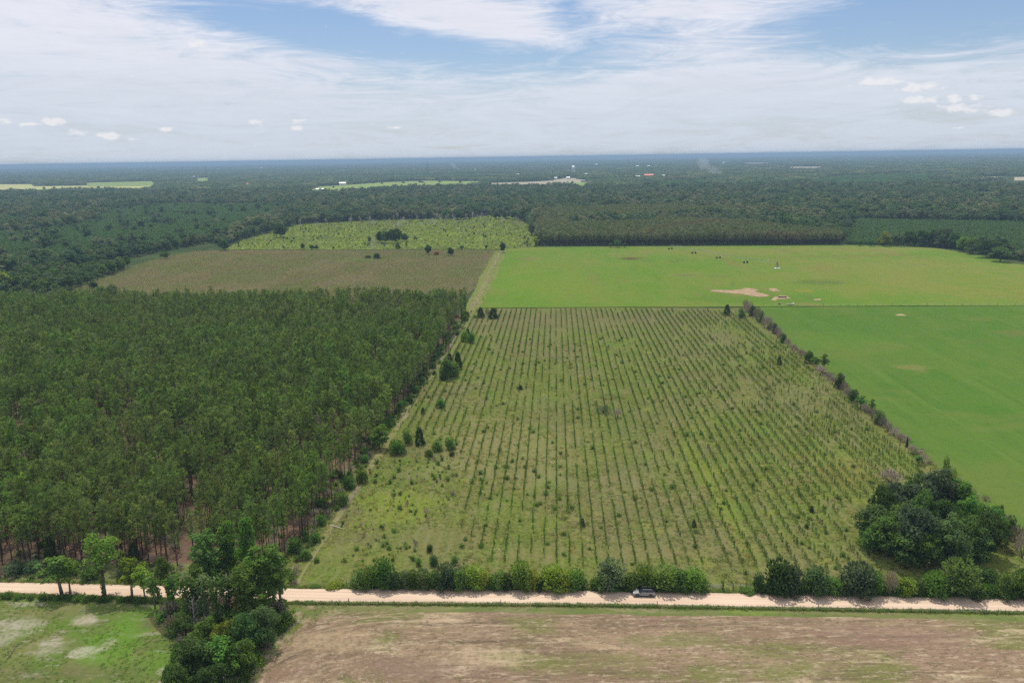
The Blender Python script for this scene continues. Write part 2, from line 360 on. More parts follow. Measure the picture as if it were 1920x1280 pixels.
sheet('thicket_floor', region([(330, 1123), (545, 1129), (560, 1150), (500, 1225), (470, 1300), (420, 1420), (300, 1420), (345, 1280), (330, 1200), (280, 1160)]), .0, soil('leaf_litter', (.085, .075, .035), [
    ((.06, .08, .022), 4, .45, .65, .8), ((.17, .13, .08), 3, .55, .7, .6)]), .8, 4)

trk = [np.array(at(a, b)[:2]) for a, b in [(556, 1094), (600, 1020), (680, 900), (735, 815), (800, 712), (880, 590), (905, 540), (928, 490), (938, 470)]]
def strip(pts, w):
    L, R = [], []
    for i, p in enumerate(pts):
        d = pts[min(i + 1, len(pts) - 1)] - pts[max(i - 1, 0)]; d /= np.linalg.norm(d); n = np.array([-d[1], d[0]])
        ww = w[i] if hasattr(w, '__len__') else w
        L.append(p + n * ww / 2); R.append(p - n * ww / 2)
    return L + R[::-1]
sheet('track_verge', strip(trk[4:], [9, 10, 13, 13, 12]), .03, soil('track_grass', (.14, .17, .04), [((.2, .165, .09), 8, .45, .65, .7), ((.12, .19, .03), 6, .5, .66, .6), (STRAW, 1.5, .56, .72, .5)]), .7, 6)
sheet('track', strip(trk, [1.5, 2.2, 3, 3, 3, 3, 3.4, 3.6, 3.4]), .07, soil('worn_track', (.175, .175, .06), [((.25, .2, .125), 7, .45, .65, .7), ((.14, .17, .045), 3, .5, .66, .7), ((.17, .135, .105), 60, .5, .6, .8)]), .5, 4)

brown_poly = region([(872, 566), (925, 482), (938, 468.5), (420, 468.5), (360, 472), (300, 484), (255, 497), (200, 519), (140, 541)]) + [(-330, 562), (-305, 543)]
sheet('replanted_field', brown_poly, .0, soil('replanted_ground', (0.110, 0.086, 0.044), [
    ((0.141, 0.110, 0.063), 40, .42, .62, .7, (1, .5, 1)), ((0.084, 0.092, 0.031), 45, .42, .60, .85, (1, .6, 1)), ((0.176, 0.106, 0.062), 26, .6, .72, .6, (1, .4, 1)), ((0.088, 0.114, 0.035), 9, .56, .7, .6), ((0.167, 0.136, 0.075), 3, .55, .72, .5)],
    spots=[spot(670, 487, 110, 8, (0.088, 0.132, 0.035), .9), spot(800, 520, 200, 40, (0.097, 0.106, 0.035), .4), spot(500, 472, 200, 5, (0.176, 0.106, 0.066), .6)], rows=(3.3, (0.088, 0.101, 0.031), .4, 1.0)), .6, 8)
clear_poly = region([(424, 467.5), (940, 467), (1000, 462.5), (1006, 436), (985, 418), (960, 406), (940, 402), (880, 409), (700, 414), (560, 421), (520, 432), (450, 452)])
sheet('clearing', clear_poly, .0, soil('clearing_regrowth', (0.160, 0.207, 0.045), [
    ((0.200, 0.246, 0.045), 30, .45, .62, .7, (1, .5, 1)), ((0.088, 0.123, 0.041), 22, .5, .66, .8, (1, .5, 1)), ((0.104, 0.123, 0.054), 60, .48, .62, .6), ((0.152, 0.150, 0.090), 14, .58, .72, .7)]), 1, 12)
past_poly = region([(886, 577), (904, 545), (941, 474), (944, 466), (1000, 463), (1300, 461.5), (1580, 459.5), (1690, 461), (1760, 466), (1830, 476.5), (1905, 494), (2100, 522), (2420, 574), (1920, 572.5), (1430, 574.5)])
sheet('pasture', past_poly, .0, soil('pasture_grass', (0.113, 0.172, 0.026), [
    ((.085, .135, .022), 4.5, .52, .66, .4, (.5, .05, 1)), ((.16, .175, .045), 7, .54, .68, .45, (.12, 1, 1)), ((.09, .13, .03), 2.2, .55, .7, .5),
    ((0.140, 0.164, 0.031), 70, .42, .6, .7, (1, .6, 1)), ((0.090, 0.168, 0.019), 55, .46, .62, .7, (1, .5, 1)), ((0.162, 0.139, 0.044), 45, .56, .68, .6, (1, .35, 1)), ((0.081, 0.126, 0.030), 30, .6, .72, .6, (1, .3, 1)), ((0.135, 0.185, 0.026), 6, .5, .7, .4)],
    spots=[spot(1184, 485, 46, 4.5, (0.077, 0.050, 0.030), .95), spot(990, 485, 40, 5, (0.180, 0.118, 0.063), .6), spot(1540, 529, 110, 11, (0.054, 0.092, 0.026), .7), spot(1400, 560, 260, 22, (0.063, 0.143, 0.015), .6), spot(1700, 510, 460, 80, (0.180, 0.168, 0.043), .55), spot(1500, 470, 700, 14, (0.189, 0.168, 0.052), .5), spot(1010, 530, 190, 70, (0.113, 0.193, 0.018), .5), spot(1280, 516, 40, 5, (0.126, 0.118, 0.052), .6), spot(1510, 545, 40, 6, (0.198, 0.168, 0.022), .7), spot(1350, 518, 40, 5, (0.126, 0.109, 0.052), .5), spot(1600, 480, 300, 5, (0.135, 0.126, 0.037), .5)]), .5, 10)
sheet('hayfield', region([(1398, 578.5), (1430, 575.2), (1920, 573.2), (2420, 574.8), (2700, 1090), (2064, 1121)] + FENCE[7:0:-1]), .0, soil('hayfield_grass', (0.070, 0.134, 0.021), [
    ((.052, .105, .018), 3.2, .52, .66, .45, (1, .03, 1)), ((.115, .175, .036), 5.5, .54, .68, .4, (1, .03, 1)),
    ((0.087, 0.139, 0.024), 45, .42, .62, .7, (1, .6, 1)), ((0.057, 0.126, 0.019), 24, .5, .66, .7, (1, .5, 1)), ((0.113, 0.139, 0.031), 60, .5, .64, .6), ((0.077, 0.118, 0.027), 8, .52, .7, .5), ((0.051, 0.105, 0.016), 2.5, .54, .72, .6), ((0.092, 0.151, 0.024), 1.5, .52, .7, .5)],
    spots=[spot(1713, 690, 56, 16, (0.194, 0.160, 0.059), .6), spot(1905, 625, 60, 14, (0.133, 0.118, 0.039), .6), spot(1690, 590, 16, 3, (0.430, 0.319, 0.204), .9), spot(1560, 640, 260, 40, (0.087, 0.160, 0.024), .5)]), .4, 10)
sand = soil('bare_sand', (.36, .25, .16), [((.29, .18, .115), 5, .42, .62, .8), ((.43, .33, .235), 3, .54, .7, .7), ((.13, .18, .045), 4, .50, .64, .85)])
sheet('sand_patch', region([(1328, 545), (1345, 543), (1372, 544.5), (1392, 542), (1402, 539.5), (1412, 541.5), (1424, 543.5), (1414, 546), (1434, 551), (1444, 554), (1428, 556.5), (1408, 555), (1395, 551.5), (1372, 550), (1350, 547.5)]), .06, sand, 1.2, 4)
sheet('sand_patch', region([(1440, 541), (1452, 540.3), (1464, 545.5), (1448, 546.3)]), .06, sand, .8, 3)
sheet('sand_patch', region([(1450, 557), (1462, 553.5), (1478, 555.5), (1484, 559), (1466, 560.5), (1456, 563), (1446, 562.5)]), .06, sand, .8, 3)
sheet('sand_patch', region([(1525, 561), (1538, 560), (1540, 562.5), (1527, 563)]), .06, sand, .6, 3)
# fields far out
hay = soil('ripe_field', (.42, .40, .16), [((.36, .36, .13), 60, .42, .6, .7, (1, .4, 1))])
lawn = soil('far_pasture', (.20, .27, .07), [((.24, .28, .09), 90, .42, .6, .7, (1, .4, 1)), ((.15, .2, .06), 60, .55, .68, .6)])
pale = soil('bare_far_ground', (.36, .31, .23), [((.28, .25, .16), 60, .45, .6, .7)])
FAR = [('far_field', hay, [(-60, 346), (58, 345.5), (64, 349.5), (284, 347)], [(284, 353.5), (150, 354.5), (-60, 357.5)]),
       ('far_pasture', lawn, [(580, 357), (600, 350), (660, 346.5), (720, 342), (800, 339), (900, 340.5)], [(880, 346.5), (760, 350), (690, 355), (640, 360.5), (590, 361)]),
       ('far_bare_field', pale, [(900, 344), (1000, 341), (1080, 336), (1096, 337.5)], [(1096, 341), (1030, 346), (930, 350)]),
       ('far_yard', pale, [(1034, 338.5), (1064, 333.5), (1080, 334.5)], [(1078, 340), (1060, 343.5), (1036, 344)]), ('far_pasture', lawn, [(1072, 343), (1102, 341)], [(1112, 348), (1076, 351)]),
       ('far_pasture', lawn, [(370, 334), (392, 333.5)], [(394, 341), (372, 341.5)]), ('far_bare_field', pale, [(1478, 313), (1540, 312.6)], [(1538, 316.4), (1480, 316.8)]),
       ('far_bare_field', pale, [(1836, 332), (1878, 331.6)], [(1876, 333.2), (1838, 333.5)]), ('far_bare_field', pale, [(1902, 332.4), (1990, 332)], [(1990, 333.4), (1902, 333.7)]), ('far_bare_field', pale, [(1394, 305.6), (1440, 305.2)], [(1438, 308), (1396, 308.4)]),
       ('far_pasture', lawn, [(160, 343), (288, 340)], [(288, 344.5), (165, 346.5)])]
far_polys = []
for qz, (n, mt, pg, nr) in enumerate(FAR):
    pw = region(pg) + region(nr, 9.0); far_polys.append(pw); sheet(n, pw, .25 + .06 * qz, mt)
# ---------------------------------------------------------------- plants: one mesh per part and kind
def ball(g, n, up_bias=.25):
    d = g.normal(size=(n * 2, 3)); d /= np.linalg.norm(d, axis=1, keepdims=True)
    d = d[d[:, 2] > -.75 + up_bias * g.random(len(d))][:n]
    return d
def leaves(G, blobs, n, size, g, shell=.72, mi=0, spread=.7):
    w = np.array([b[3] * b[4] + b[4] * b[5] + b[3] * b[5] for b in blobs]); w = w / w.sum()
    for b, k in zip(blobs, w):
        m = max(6, int(n * k)); d = ball(g, m)
        r = shell + (1 - shell) * g.random((len(d), 1)) ** .6 + .12 * g.normal(size=(len(d), 1))
        C = np.array(b[:3]) + d * np.array(b[3:6]) * r
        N = d / np.array(b[3:6]) * max(b[3:6]) + g.normal(size=d.shape) * spread + np.array([0, 0, .25])
        tint = np.clip((b[6] if len(b) > 6 else .5) + .28 * (g.random(len(d)) - .5) * 2, 0, 1)
        G.quads(C, N, size * (.6 + .8 * g.random(len(d))), .75, tint, mi, g)
    return G

def broadleaf(seed, H, R, base, nb, n, size, leafm, bark, spreadtop=.75, droop=0):
    g = np.random.default_rng(seed); blobs = []; T = Geo()
    lean = g.normal(size=2) * .03 * H
    axis = [np.array([0, 0, -.2]), np.array([lean[0] * .3, lean[1] * .3, H * .25]), np.array([lean[0], lean[1], H * .55]), np.array([lean[0] * 1.3, lean[1] * 1.3, H * .86])]
    tr = .018 * H + .06
    T.tube(axis, [tr * 1.35, tr, tr * .7, tr * .2], 7)
    cz = (H + base) / 2; hz = (H - base) / 2
    ph = g.random(4) * 6.28
    for k in range(nb):
        a = 2 * PI * (k * .618 + .25 * g.random()); zz = -0.85 + 1.8 * (k + .9 * g.random()) / nb
        prof = math.sqrt(max(.05, 1 - min(.98, abs(zz)) ** 2.4)) * (1 if zz < .2 else spreadtop + (1 - spreadtop) * (1 - zz))
        lob = .84 + .22 * math.sin(2 * a + ph[0] + 2.2 * zz) + .16 * math.sin(3 * a + ph[1] - 3 * zz)     # an uneven outline
        rr = R * prof * lob * (.42 + .52 * g.random() ** .8)
        br = R * (.15 + .17 * g.random() ** 1.4)
        c = np.array([lean[0] + rr * math.cos(a), lean[1] + rr * math.sin(a), cz + hz * zz * (.72 + .2 * g.random()) - droop * rr])
        blobs.append((*c, br * (.9 + .5 * g.random()), br * (.8 + .5 * g.random()), br * (.55 + .35 * g.random()), .12 + .76 * g.random()))
        if k % 3 == 0:
            s = axis[1] + (axis[2] - axis[1]) * g.random()
            T.tube([s, (s + c) / 2 + [0, 0, .04 * H], c], [tr * .45, tr * .28, tr * .1], 5)
    blobs.append((lean[0], lean[1], cz - hz * .15, R * .42, R * .42, hz * .55, .15))
    L = leaves(Geo(), blobs, n, size, g)
    m = n // 14; pick = g.integers(0, nb, m); d = ball(g, m, .6); d = d[:m]; pick = pick[:len(d)]     # loose sprays past the clumps
    C = np.array([blobs[q][:3] for q in pick]) + d * np.array([blobs[q][3:6] for q in pick]) * (1.05 + .45 * g.random((len(d), 1)))
    L.quads(C, d + g.normal(size=d.shape) * .8, size * (.5 + .7 * g.random(len(d))), .7, None, 0, g)
    return dict(H=H, R=R, crown=L.mesh('crown', leafm), trunk=T.mesh('trunk', bark, True))

def shrub(seed, H, R, nb, n, size, leafm):
    g = np.random.default_rng(seed); blobs = []; T = Geo()
    for k in range(nb):
        a = 2 * PI * (k * .618 + .2 * g.random()); f = (k + .3) / nb
        rr = R * .72 * (1 - f * .62) * (.35 + .75 * g.random()); z = H * (.14 + .66 * f * (.7 + .45 * g.random()))
        br = R * (.26 + .24 * g.random()) * (1 - .35 * f)
        blobs.append((rr * math.cos(a), rr * math.sin(a), z, br, br, min(br * 1.15, z * .95), .2 + .6 * g.random()))
        if k < 5: T.tube([(rr * .15 * math.cos(a), rr * .15 * math.sin(a), -.1), (rr * .6 * math.cos(a), rr * .6 * math.sin(a), z * .5), (rr * math.cos(a), rr * math.sin(a), z)], [.09, .06, .02], 5)
    G = leaves(Geo(), blobs, n, size, g)
    m = n // 9                                   # shoots that break the outline
    d = ball(g, m, .7); C = d * np.array([R * .75, R * .75, H * .40]) + [0, 0, H * .5]
    G.kites(C, d + [0, 0, .6] + g.normal(size=d.shape) * .5, .45 + .35 * g.random(len(d)), .22 + .12 * g.random(len(d)), None, 0, g)
    return dict(H=H, R=R, crown=G.mesh('crown', leafm), trunk=T.mesh('trunk', M['greybark'], True))

def pine(seed, H=15.0, dead=False, leafm=None):
    g = np.random.default_rng(seed); T = Geo(); G = Geo()
    lx, ly = g.normal(size=2) * .25
    ax = lambda f: np.array([lx * f * f, ly * f * f, H * f])
    T.tube([ax(0) - [0, 0, .2], ax(.35), ax(.7), ax(.97)], [.15, .125, .085, .02], 6)
    C, D = [], []
    nl = 24
    for k in range(nl):
        f = .44 + .54 * (k + .6 * g.random()) / nl; a = 2.4 * k + g.random()
        ln = (1.55 * (1 - (max(0, f - .58) / .44) ** 1.5) * min(1, .45 + (f - .44) * 5) + .38) * (.5 + .75 * g.random())
        d = np.array([math.cos(a), math.sin(a), .35 + .5 * (f - .5) * 2])
        s = ax(f); e = s + d * ln
        if k % 2 == 0: T.tube([s, s + d * ln * .9], [.045, .015], 4)
        for q in (1.0, .72, .45):
            if q < 1 and g.random() < .25: continue
            c = s + d * ln * q + g.normal(size=3) * .16
            C.append(c); D.append(d)
    C.append(ax(.97)); D.append(np.array([0, 0, 1.])); C.append(ax(.9)); D.append(np.array([0, 0, 1.]))
    C = np.array(C); D = np.array(D); k = 11
    tt = np.repeat(np.clip(.5 + .38 * g.normal(size=len(C)), 0, 1), k)
    CC = np.repeat(C, k, 0) + g.normal(size=(len(C) * k, 3)) * .10
    DD = np.repeat(D, k, 0) * .55 + g.normal(size=(len(C) * k, 3)) * .75 + [0, 0, .55]
    if not dead: G.kites(CC, DD, .5 + .45 * g.random(len(CC)), .12 + .08 * g.random(len(CC)), tt, 0, g)
    else: G.kites(CC[::3], DD[::3], .6 + 0 * CC[::3, 0], .07 + 0 * CC[::3, 0], tt[::3], 0, g)
    return dict(H=H, R=2.2, crown=G.mesh('crown', M['twig'] if dead else (leafm or M['needle'])), trunk=T.mesh('trunk', M['bark'], True))

def conifer(seed, H, R, n, leafm, base=.04, point=1.0):
    g = np.random.default_rng(seed); G = Geo(); T = Geo()
    T.tube([(0, 0, -.1), (0, 0, H * .5), (0, 0, H * .96)], [.02 * H, .013 * H, .004 * H], 5)
    f = g.random(n) ** 1.25; z = H * (base + (1 - base) * f); a = g.random(n) * 2 * PI
    lump = 1 + .22 * np.sin(a * 3 + seed + f * 9) + .15 * np.sin(f * 23 + a)
    r = R * (1 - f ** point) ** .75 * (.55 + .5 * g.random(n)) * lump + .02 * R
    C = np.stack([r * np.cos(a), r * np.sin(a), z], 1); D = np.stack([np.cos(a), np.sin(a), .7 + 0 * a], 1) + g.normal(size=(n, 3)) * .35
    G.kites(C, D, R * (.38 + .3 * g.random(n)), R * (.22 + .12 * g.random(n)), None, 0, g)
    return dict(H=H, R=R, crown=G.mesh('crown', leafm), trunk=T.mesh('trunk', M['greybark'], True))

def sapling(seed, H, R, n, leafm):              # a knee- to head-high planted pine: stem and needles in one
    g = np.random.default_rng(seed); G = Geo()
    G.tube([(0, 0, -.05), (0, 0, H * .95)], [.035, .012], 4, 1)
    f = g.random(n); z = H * (.10 + .86 * f); a = g.random(n) * 2 * PI
    r = R * (1.05 - f) ** .6 * g.random(n)
    C = np.stack([r * np.cos(a), r * np.sin(a), z], 1); D = np.stack([np.cos(a), np.sin(a), 1.1 + 0 * a], 1) + g.normal(size=(n, 3)) * .3
    G.kites(C, D, .30 + .22 * g.random(n), .10 + .07 * g.random(n), None, 0, g)
    return dict(H=H, R=R, crown=G.mesh('sapling', [leafm, M['greybark']]))

def tuft(seed, H, R, n, leafm, w=.07):
    g = np.random.default_rng(seed); G = Geo()
    a = g.random(n) * 2 * PI; r = R * .6 * g.random(n) ** .6
    C = np.stack([r * np.cos(a), r * np.sin(a), 0 * a - .02], 1); D = np.stack([np.cos(a) * .7, np.sin(a) * .7, 1 + 0 * a], 1) + g.normal(size=(n, 3)) * .3
    G.kites(C, D, H * (.5 + .6 * g.random(n)), w + w * g.random(n), None, 0, g)
    return dict(H=H, R=R, crown=G.mesh('tuft', leafm))

def twigs(seed, H, R, n):
    g = np.random.default_rng(seed); G = Geo(); T = Geo()
    for k in range(7):
        a = k * 2.4 + g.random(); e = np.array([math.cos(a) * R * .6, math.sin(a) * R * .6, H * (.6 + .3 * g.random())])
        T.tube([(0, 0, -.1), e * .5 + [0, 0, .2], e], [.07, .045, .012], 4)
    d = ball(g, n, .6); C = d * np.array([R * .8, R * .8, H * .42]) * g.random((len(d), 1)) ** .45 + [0, 0, H * .46]
    G.kites(C, d * .8 + [0, 0, .9] + g.normal(size=d.shape) * .5, .5 + .5 * g.random(len(d)), .05 + .06 * g.random(len(d)), None, 0, g)
    return dict(H=H, R=R, crown=G.mesh('crown', M['twig']), trunk=T.mesh('trunk', M['greybark'], True))

def deadtree(seed, H, R, bark, stub=False):
    g = np.random.default_rng(seed); T = Geo(); B = Geo()
    T.tube([(0, 0, -.2), (.02 * H, 0, H * .4), (-.01 * H, .01 * H, H * .75), (.02 * H, 0, H)], np.array([.022, .017, .011, .003]) * H * (3.2 if stub else 1), 6)
    def br(p, d, ln, r, lev):
        e = p + d * ln; m = p + d * ln * .5 + g.normal(size=3) * .06 * ln
        B.tube([p, m, e], [r, r * .7, r * .35], 4)
        if lev > 0:
            for _ in range(3):
                nd = d + g.normal(size=3) * .55 + [0, 0, .15]; nd /= np.linalg.norm(nd)
                br(p + d * ln * (.4 + .6 * g.random()), nd, ln * (.45 + .25 * g.random()), r * .5, lev - 1)
    for k in range(4 if stub else 9):
        f = .35 + .6 * k / 9; a = 2.4 * k + g.random()
        d = np.array([math.cos(a), math.sin(a), .7]); d /= np.linalg.norm(d)
        br(np.array([0, 0, H * f]), d, R * (1.2 - f) * (.8 + .5 * g.random()), .008 * H * (2.5 if stub else 1), 0 if stub else 2)
    return dict(H=H, R=R, crown=B.mesh('limb', bark), trunk=T.mesh('trunk', bark, True), crown_name='limb')

def vinetrunk(seed, H, R, leafm, top=.35):       # a tall bare trunk wrapped in creeper
    g = np.random.default_rng(seed); T = Geo()
    T.tube([(0, 0, -.2), (.3, .1, H * .4), (.1, -.1, H * .8), (.2, 0, H)], [.24, .19, .12, .04], 6)
    blobs = []
    for k in range(9):
        f = .08 + .88 * k / 9; r = R * (.35 + .25 * g.random()) * (1 if f < 1 - top else 1.7)
        blobs.append((.2 + g.normal() * R * .15, g.normal() * R * .15, H * f, r, r, H * .09, .2 + .6 * g.random()))
    L = leaves(Geo(), blobs, 800, .45, g)
    return dict(H=H, R=R, crown=L.mesh('ivy', leafm), trunk=T.mesh('trunk', M['greybark'], True), crown_name='ivy')

K = {}
K['oak'] = [broadleaf(20 + i, 10, 5.2, 1.0, 34, 4600, .48, M['oak'], M['greybark']) for i in range(4)]
K['tall'] = [broadleaf(30 + i, 18, 4.2, 2.4, 38, 4000, .48, M['mid'], M['greybark'], .6) for i in range(3)]
K['light'] = [broadleaf(40 + i, 10, 3.2, 3.2, 18, 1200, .46, M['bright'], M['greybark'], .7) for i in range(3)]
K['umbrella'] = [broadleaf(51, 16, 5.4, 8.4, 30, 2200, .46, M['bright'], M['greybark'], .95, .1)]
K['shrub'] = [shrub(60 + i, 5, 2.6, 20, 1900, .36, M['mid']) for i in range(5)]
K['bush'] = [shrub(70 + i, 2, 1.4, 9, 420, .28, M['mid']) for i in range(4)]
K['weedbush'] = [shrub(76 + i, 1.6, 1.1, 8, 300, .26, M['young']) for i in range(3)]
K['pine'] = [pine(80 + i, 13.5 + .6 * i) for i in range(6)]
K['farpine'] = [pine(240 + i, 13.5 + .8 * i, False, M['farneedle']) for i in range(3)]
K['deadpine'] = [pine(88, 13, True)]
K['cedar'] = [conifer(90 + i, 6, 1.5, 700, M['oak'], .05, 1.4) for i in range(3)]
K['stand'] = [conifer(95 + i, 6, 1.35, 170, M['stand'], .1) for i in range(4)]
K['sapling'] = [sapling(100 + i, 1.5, .45, 60 + 6 * i, M['young']) for i in range(5)]
K['twigs'] = [twigs(110 + i, 3, 1.9, 420) for i in range(4)]
K['dead'] = [deadtree(120 + i, 12, 4.2, M['deadwood']) for i in range(2)]
K['snag'] = [deadtree(124, 7, 1.2, M['char'], True)]
K['vine'] = [vinetrunk(130 + i, 14, 1.7, M['mid']) for i in range(2)]
K['wood'] = [broadleaf(140 + i, 13, 4.8, 2.2, 15, 560, 1.05, M['wood'], M['greybark'], .8) for i in range(7)]

def grow(pr, name, loc, sxy, sz, label=None, cat=None, group=None, mat=None, rz=None, bark=None):
    rz = random.random() * 6.28 if rz is None else rz
    if 'trunk' not in pr:
        o = link(name, pr['crown'], None, loc); o.rotation_euler = (0, 0, rz); o.scale = (sxy, sxy, sz)
        kids = [o]
    else:
        o = empty(name, loc, rz); o.scale = (sxy, sxy, sz)
        c = link(pr.get('crown_name', 'crown'), pr['crown'], o); tk = link('trunk', pr['trunk'], o); kids = [c]
        if bark: tk.material_slots[0].link = 'OBJECT'; tk.material_slots[0].material = bark
    if mat:
        kids[0].material_slots[0].link = 'OBJECT'; kids[0].material_slots[0].material = mat
    return tag(o, label, cat, group)

def by_photo(kind, i, name, bx, by, top, wpx, label, cat, group=None, mat=None, bark=None):
    """a plant whose foot shows at bx, by, whose tip reaches row top and which is wpx wide"""
    p = at(bx, by); s = mpp(p); dep = math.atan2(CH, math.hypot(p[0], p[1]))
    pr = K[kind][i % len(K[kind])]
    h = (by - top) * s / math.cos(dep); r = wpx * s / 2
    return grow(pr, name, p, r / pr['R'], h / pr['H'], label, cat, group, M[mat] if mat else None, bark=bark)

# ---------------------------------------------------------------- plants past counting: one object each
def hidden_source(me):
    o = bpy.data.objects.new(me.name + '_source', me); o.use_fake_user = True; return o
def scatter(name, P, sxy, sz, variants, label=None, rz=None):
    n = len(P)
    P = np.asarray(P, np.float32)
    if P.shape[1] == 2: P = np.concatenate([P, np.zeros((n, 1), np.float32)], 1)
    me = bpy.data.meshes.new(name); me.vertices.add(n); me.vertices.foreach_set('co', P.ravel())
    rot = np.zeros((n, 3), np.float32); rot[:, 2] = rng.random(n) * 6.28 if rz is None else rz
    me.attributes.new('turn', 'FLOAT_VECTOR', 'POINT').data.foreach_set('vector', rot.ravel())
    sxy = np.broadcast_to(np.asarray(sxy, np.float32), (n,)); sz = np.broadcast_to(np.asarray(sz, np.float32), (n,))
    me.attributes.new('size', 'FLOAT_VECTOR', 'POINT').data.foreach_set('vector', np.ascontiguousarray(np.stack([sxy, sxy, sz], 1)).ravel())
    me.attributes.new('which', 'INT', 'POINT').data.foreach_set('value', rng.integers(0, len(variants), n).astype(np.int32))
    o = link(name, me); o['kind'] = 'stuff'
    if label: o['label'] = label
    ng = bpy.data.node_groups.new(name, 'GeometryNodeTree')
    ng.interface.new_socket('Geometry', in_out='INPUT', socket_type='NodeSocketGeometry')
    ng.interface.new_socket('Geometry', in_out='OUTPUT', socket_type='NodeSocketGeometry')
    N = ng.nodes; L = ng.links
    gi = N.new('NodeGroupInput'); go = N.new('NodeGroupOutput'); allv = N.new('GeometryNodeJoinGeometry')
    for pr in variants:
        j = N.new('GeometryNodeJoinGeometry')
        for key in ('crown', 'trunk'):
            if key in pr:
                oi = N.new('GeometryNodeObjectInfo'); oi.inputs['Object'].default_value = hidden_source(pr[key]); L.new(oi.outputs['Geometry'], j.inputs[0])
        g2 = N.new('GeometryNodeGeometryToInstance'); L.new(j.outputs[0], g2.inputs[0]); L.new(g2.outputs[0], allv.inputs[0])
    ip = N.new('GeometryNodeInstanceOnPoints'); L.new(gi.outputs[0], ip.inputs['Points']); L.new(allv.outputs[0], ip.inputs['Instance'])
    ip.inputs['Pick Instance'].default_value = True
    def na(nm, typ):
        a = N.new('GeometryNodeInputNamedAttribute'); a.data_type = typ; a.inputs[0].default_value = nm
        return [q for q in a.outputs if q.enabled and q.name == 'Attribute'][0]
    L.new(na('which', 'INT'), ip.inputs['Instance Index'])
    er = N.new('FunctionNodeEulerToRotation'); L.new(na('turn', 'FLOAT_VECTOR'), er.inputs[0]); L.new(er.outputs[0], ip.inputs['Rotation'])
    L.new(na('size', 'FLOAT_VECTOR'), ip.inputs['Scale'])
    L.new(ip.outputs[0], go.inputs[0])
    md = o.modifiers.new('plants', 'NODES'); md.node_group = ng
    return o

def grid(poly, du, dv, jit=.3, keep=1.0, ju=None):
    """spots in rows along the planting direction, inside a region"""
    Q = np.array(poly); Uq = Q @ EU; Vq = Q @ EV
    uu, vv = np.meshgrid(np.arange(math.ceil(Uq.min() / du) * du, Uq.max(), du), np.arange(Vq.min(), Vq.max(), dv), indexing='ij')
    uu = uu.ravel(); vv = vv.ravel()
    uu = uu + rng.normal(size=len(uu)) * (jit if ju is None else ju) * du; vv = vv + (rng.random(len(vv)) - .5) * 2 * jit * dv
    P = uu[:, None] * EU + vv[:, None] * EV
    P = P[inside(P, poly)]
    if keep < 1: P = P[rng.random(len(P)) < keep]
    return P
def in_view(P, margin=.14, z=0):
    X, Y, w = project(np.concatenate([P, np.full((len(P), 1), z)], 1))
    return (w > 5) & (X > -1920 * margin) & (X < 1920 * (1 + margin)) & (Y < 1280 * (1 + margin) + 40)
def outside(P, polys):
    k = np.ones(len(P), bool)
    for q in polys: k &= ~inside(P, q)
    return P[k]
# ================================================================ the planted pines on the left
P = grid(pine_poly, 3.1, 2.9, .2)
P = P[in_view(P, .16, 8)]
dens = vnoise(P[:, 0] / 16, P[:, 1] / 16, 5) * .6 + vnoise(P[:, 0] / 5, P[:, 1] / 5, 8) * .4
edge_d = np.min([np.hypot(*(P - (np.array(at(*PINE_R[i])[:2]) * (1 - f) + np.array(at(*PINE_R[i + 1])[:2]) * f)).T) for i in range(5) for f in np.linspace(0, 1, 20)], axis=0)
fineg = vnoise(P[:, 0] / 7, P[:, 1] / 11, 77)
keep = (dens < np.where(np.hypot(P[:, 0] * .6, P[:, 1]) < 235, .84, .69)) & (fineg < .80) & ((edge_d > 5) | (rng.random(len(P)) < .8))
for gx, gy, gr in [(362, 842, 7), (350, 862, 6), (110, 868, 6), (80, 860, 5), (505, 1005, 4), (520, 985, 4), (250, 800, 4), (440, 735, 4), (60, 790, 5), (150, 1000, 3), (365, 800, 4), (600, 985, 2)]:
    c = at(gx, gy)[:2]; keep &= np.hypot(*(P - c).T) > gr * (.7 + .6 * vnoise(P[:, 0] / 2, P[:, 1] / 2, 3))
P = P[keep]
P = P[np.argsort(np.hypot(P[:, 0] * .7, P[:, 1]))]
near = P[:300]; rest = P[300:]
for i, p in enumerate(near):
    s = (.78 + .36 * rng.random()) * (.92 + .16 * vnoise(p[0] / 25, p[1] / 25, 2))
    grow(K['pine'][i % 6], 'pine_tree', (p[0], p[1], 0), s * (.76 + .3 * rng.random()), s,
         'tall slender pine with a bare dark trunk in the front rows of the planted block', 'pine tree', 'pines in the front rows of the planted block')
s = (.74 + .40 * rng.random(len(rest)) ** .8) * (.9 + .2 * vnoise(rest[:, 0] / 30, rest[:, 1] / 30, 2))
scatter('pine_plantation', rest, s * (.76 + .3 * rng.random(len(rest))), s, K['pine'] * 5 + K['deadpine'], 'dense block of planted pines stretching back left of the track')
Q = []
pr_ = [np.array(at(a, b)[:2]) for a, b in PINE_R]
for a, b in zip(pr_[:-1], pr_[1:]):
    for k in range(int(np.linalg.norm(b - a) / .8)): Q.append(a + (b - a) * rng.random() + EU * (rng.normal() * 2.0 - 1.2))
Q = np.array(Q); s = .3 + .6 * rng.random(len(Q)) ** 2
scatter('pine_edge_brush', Q, s * 1.0, s, K['shrub'] + K['bush'] * 2 + K['twigs'], 'green brush along the right edge of the planted pines')
# low growth on the pine floor and along its edges
Q = grid(pine_poly, 4.2, 4.2, .5, .6); Q = Q[in_view(Q)]
k = np.hypot(Q[:, 0], Q[:, 1]) < 330; Q = Q[k]
s = .35 + .5 * rng.random(len(Q))
scatter('pine_undergrowth', Q, s * 1.2, s, K['bush'] + K['twigs'], 'brush and brambles on the floor under the pines')

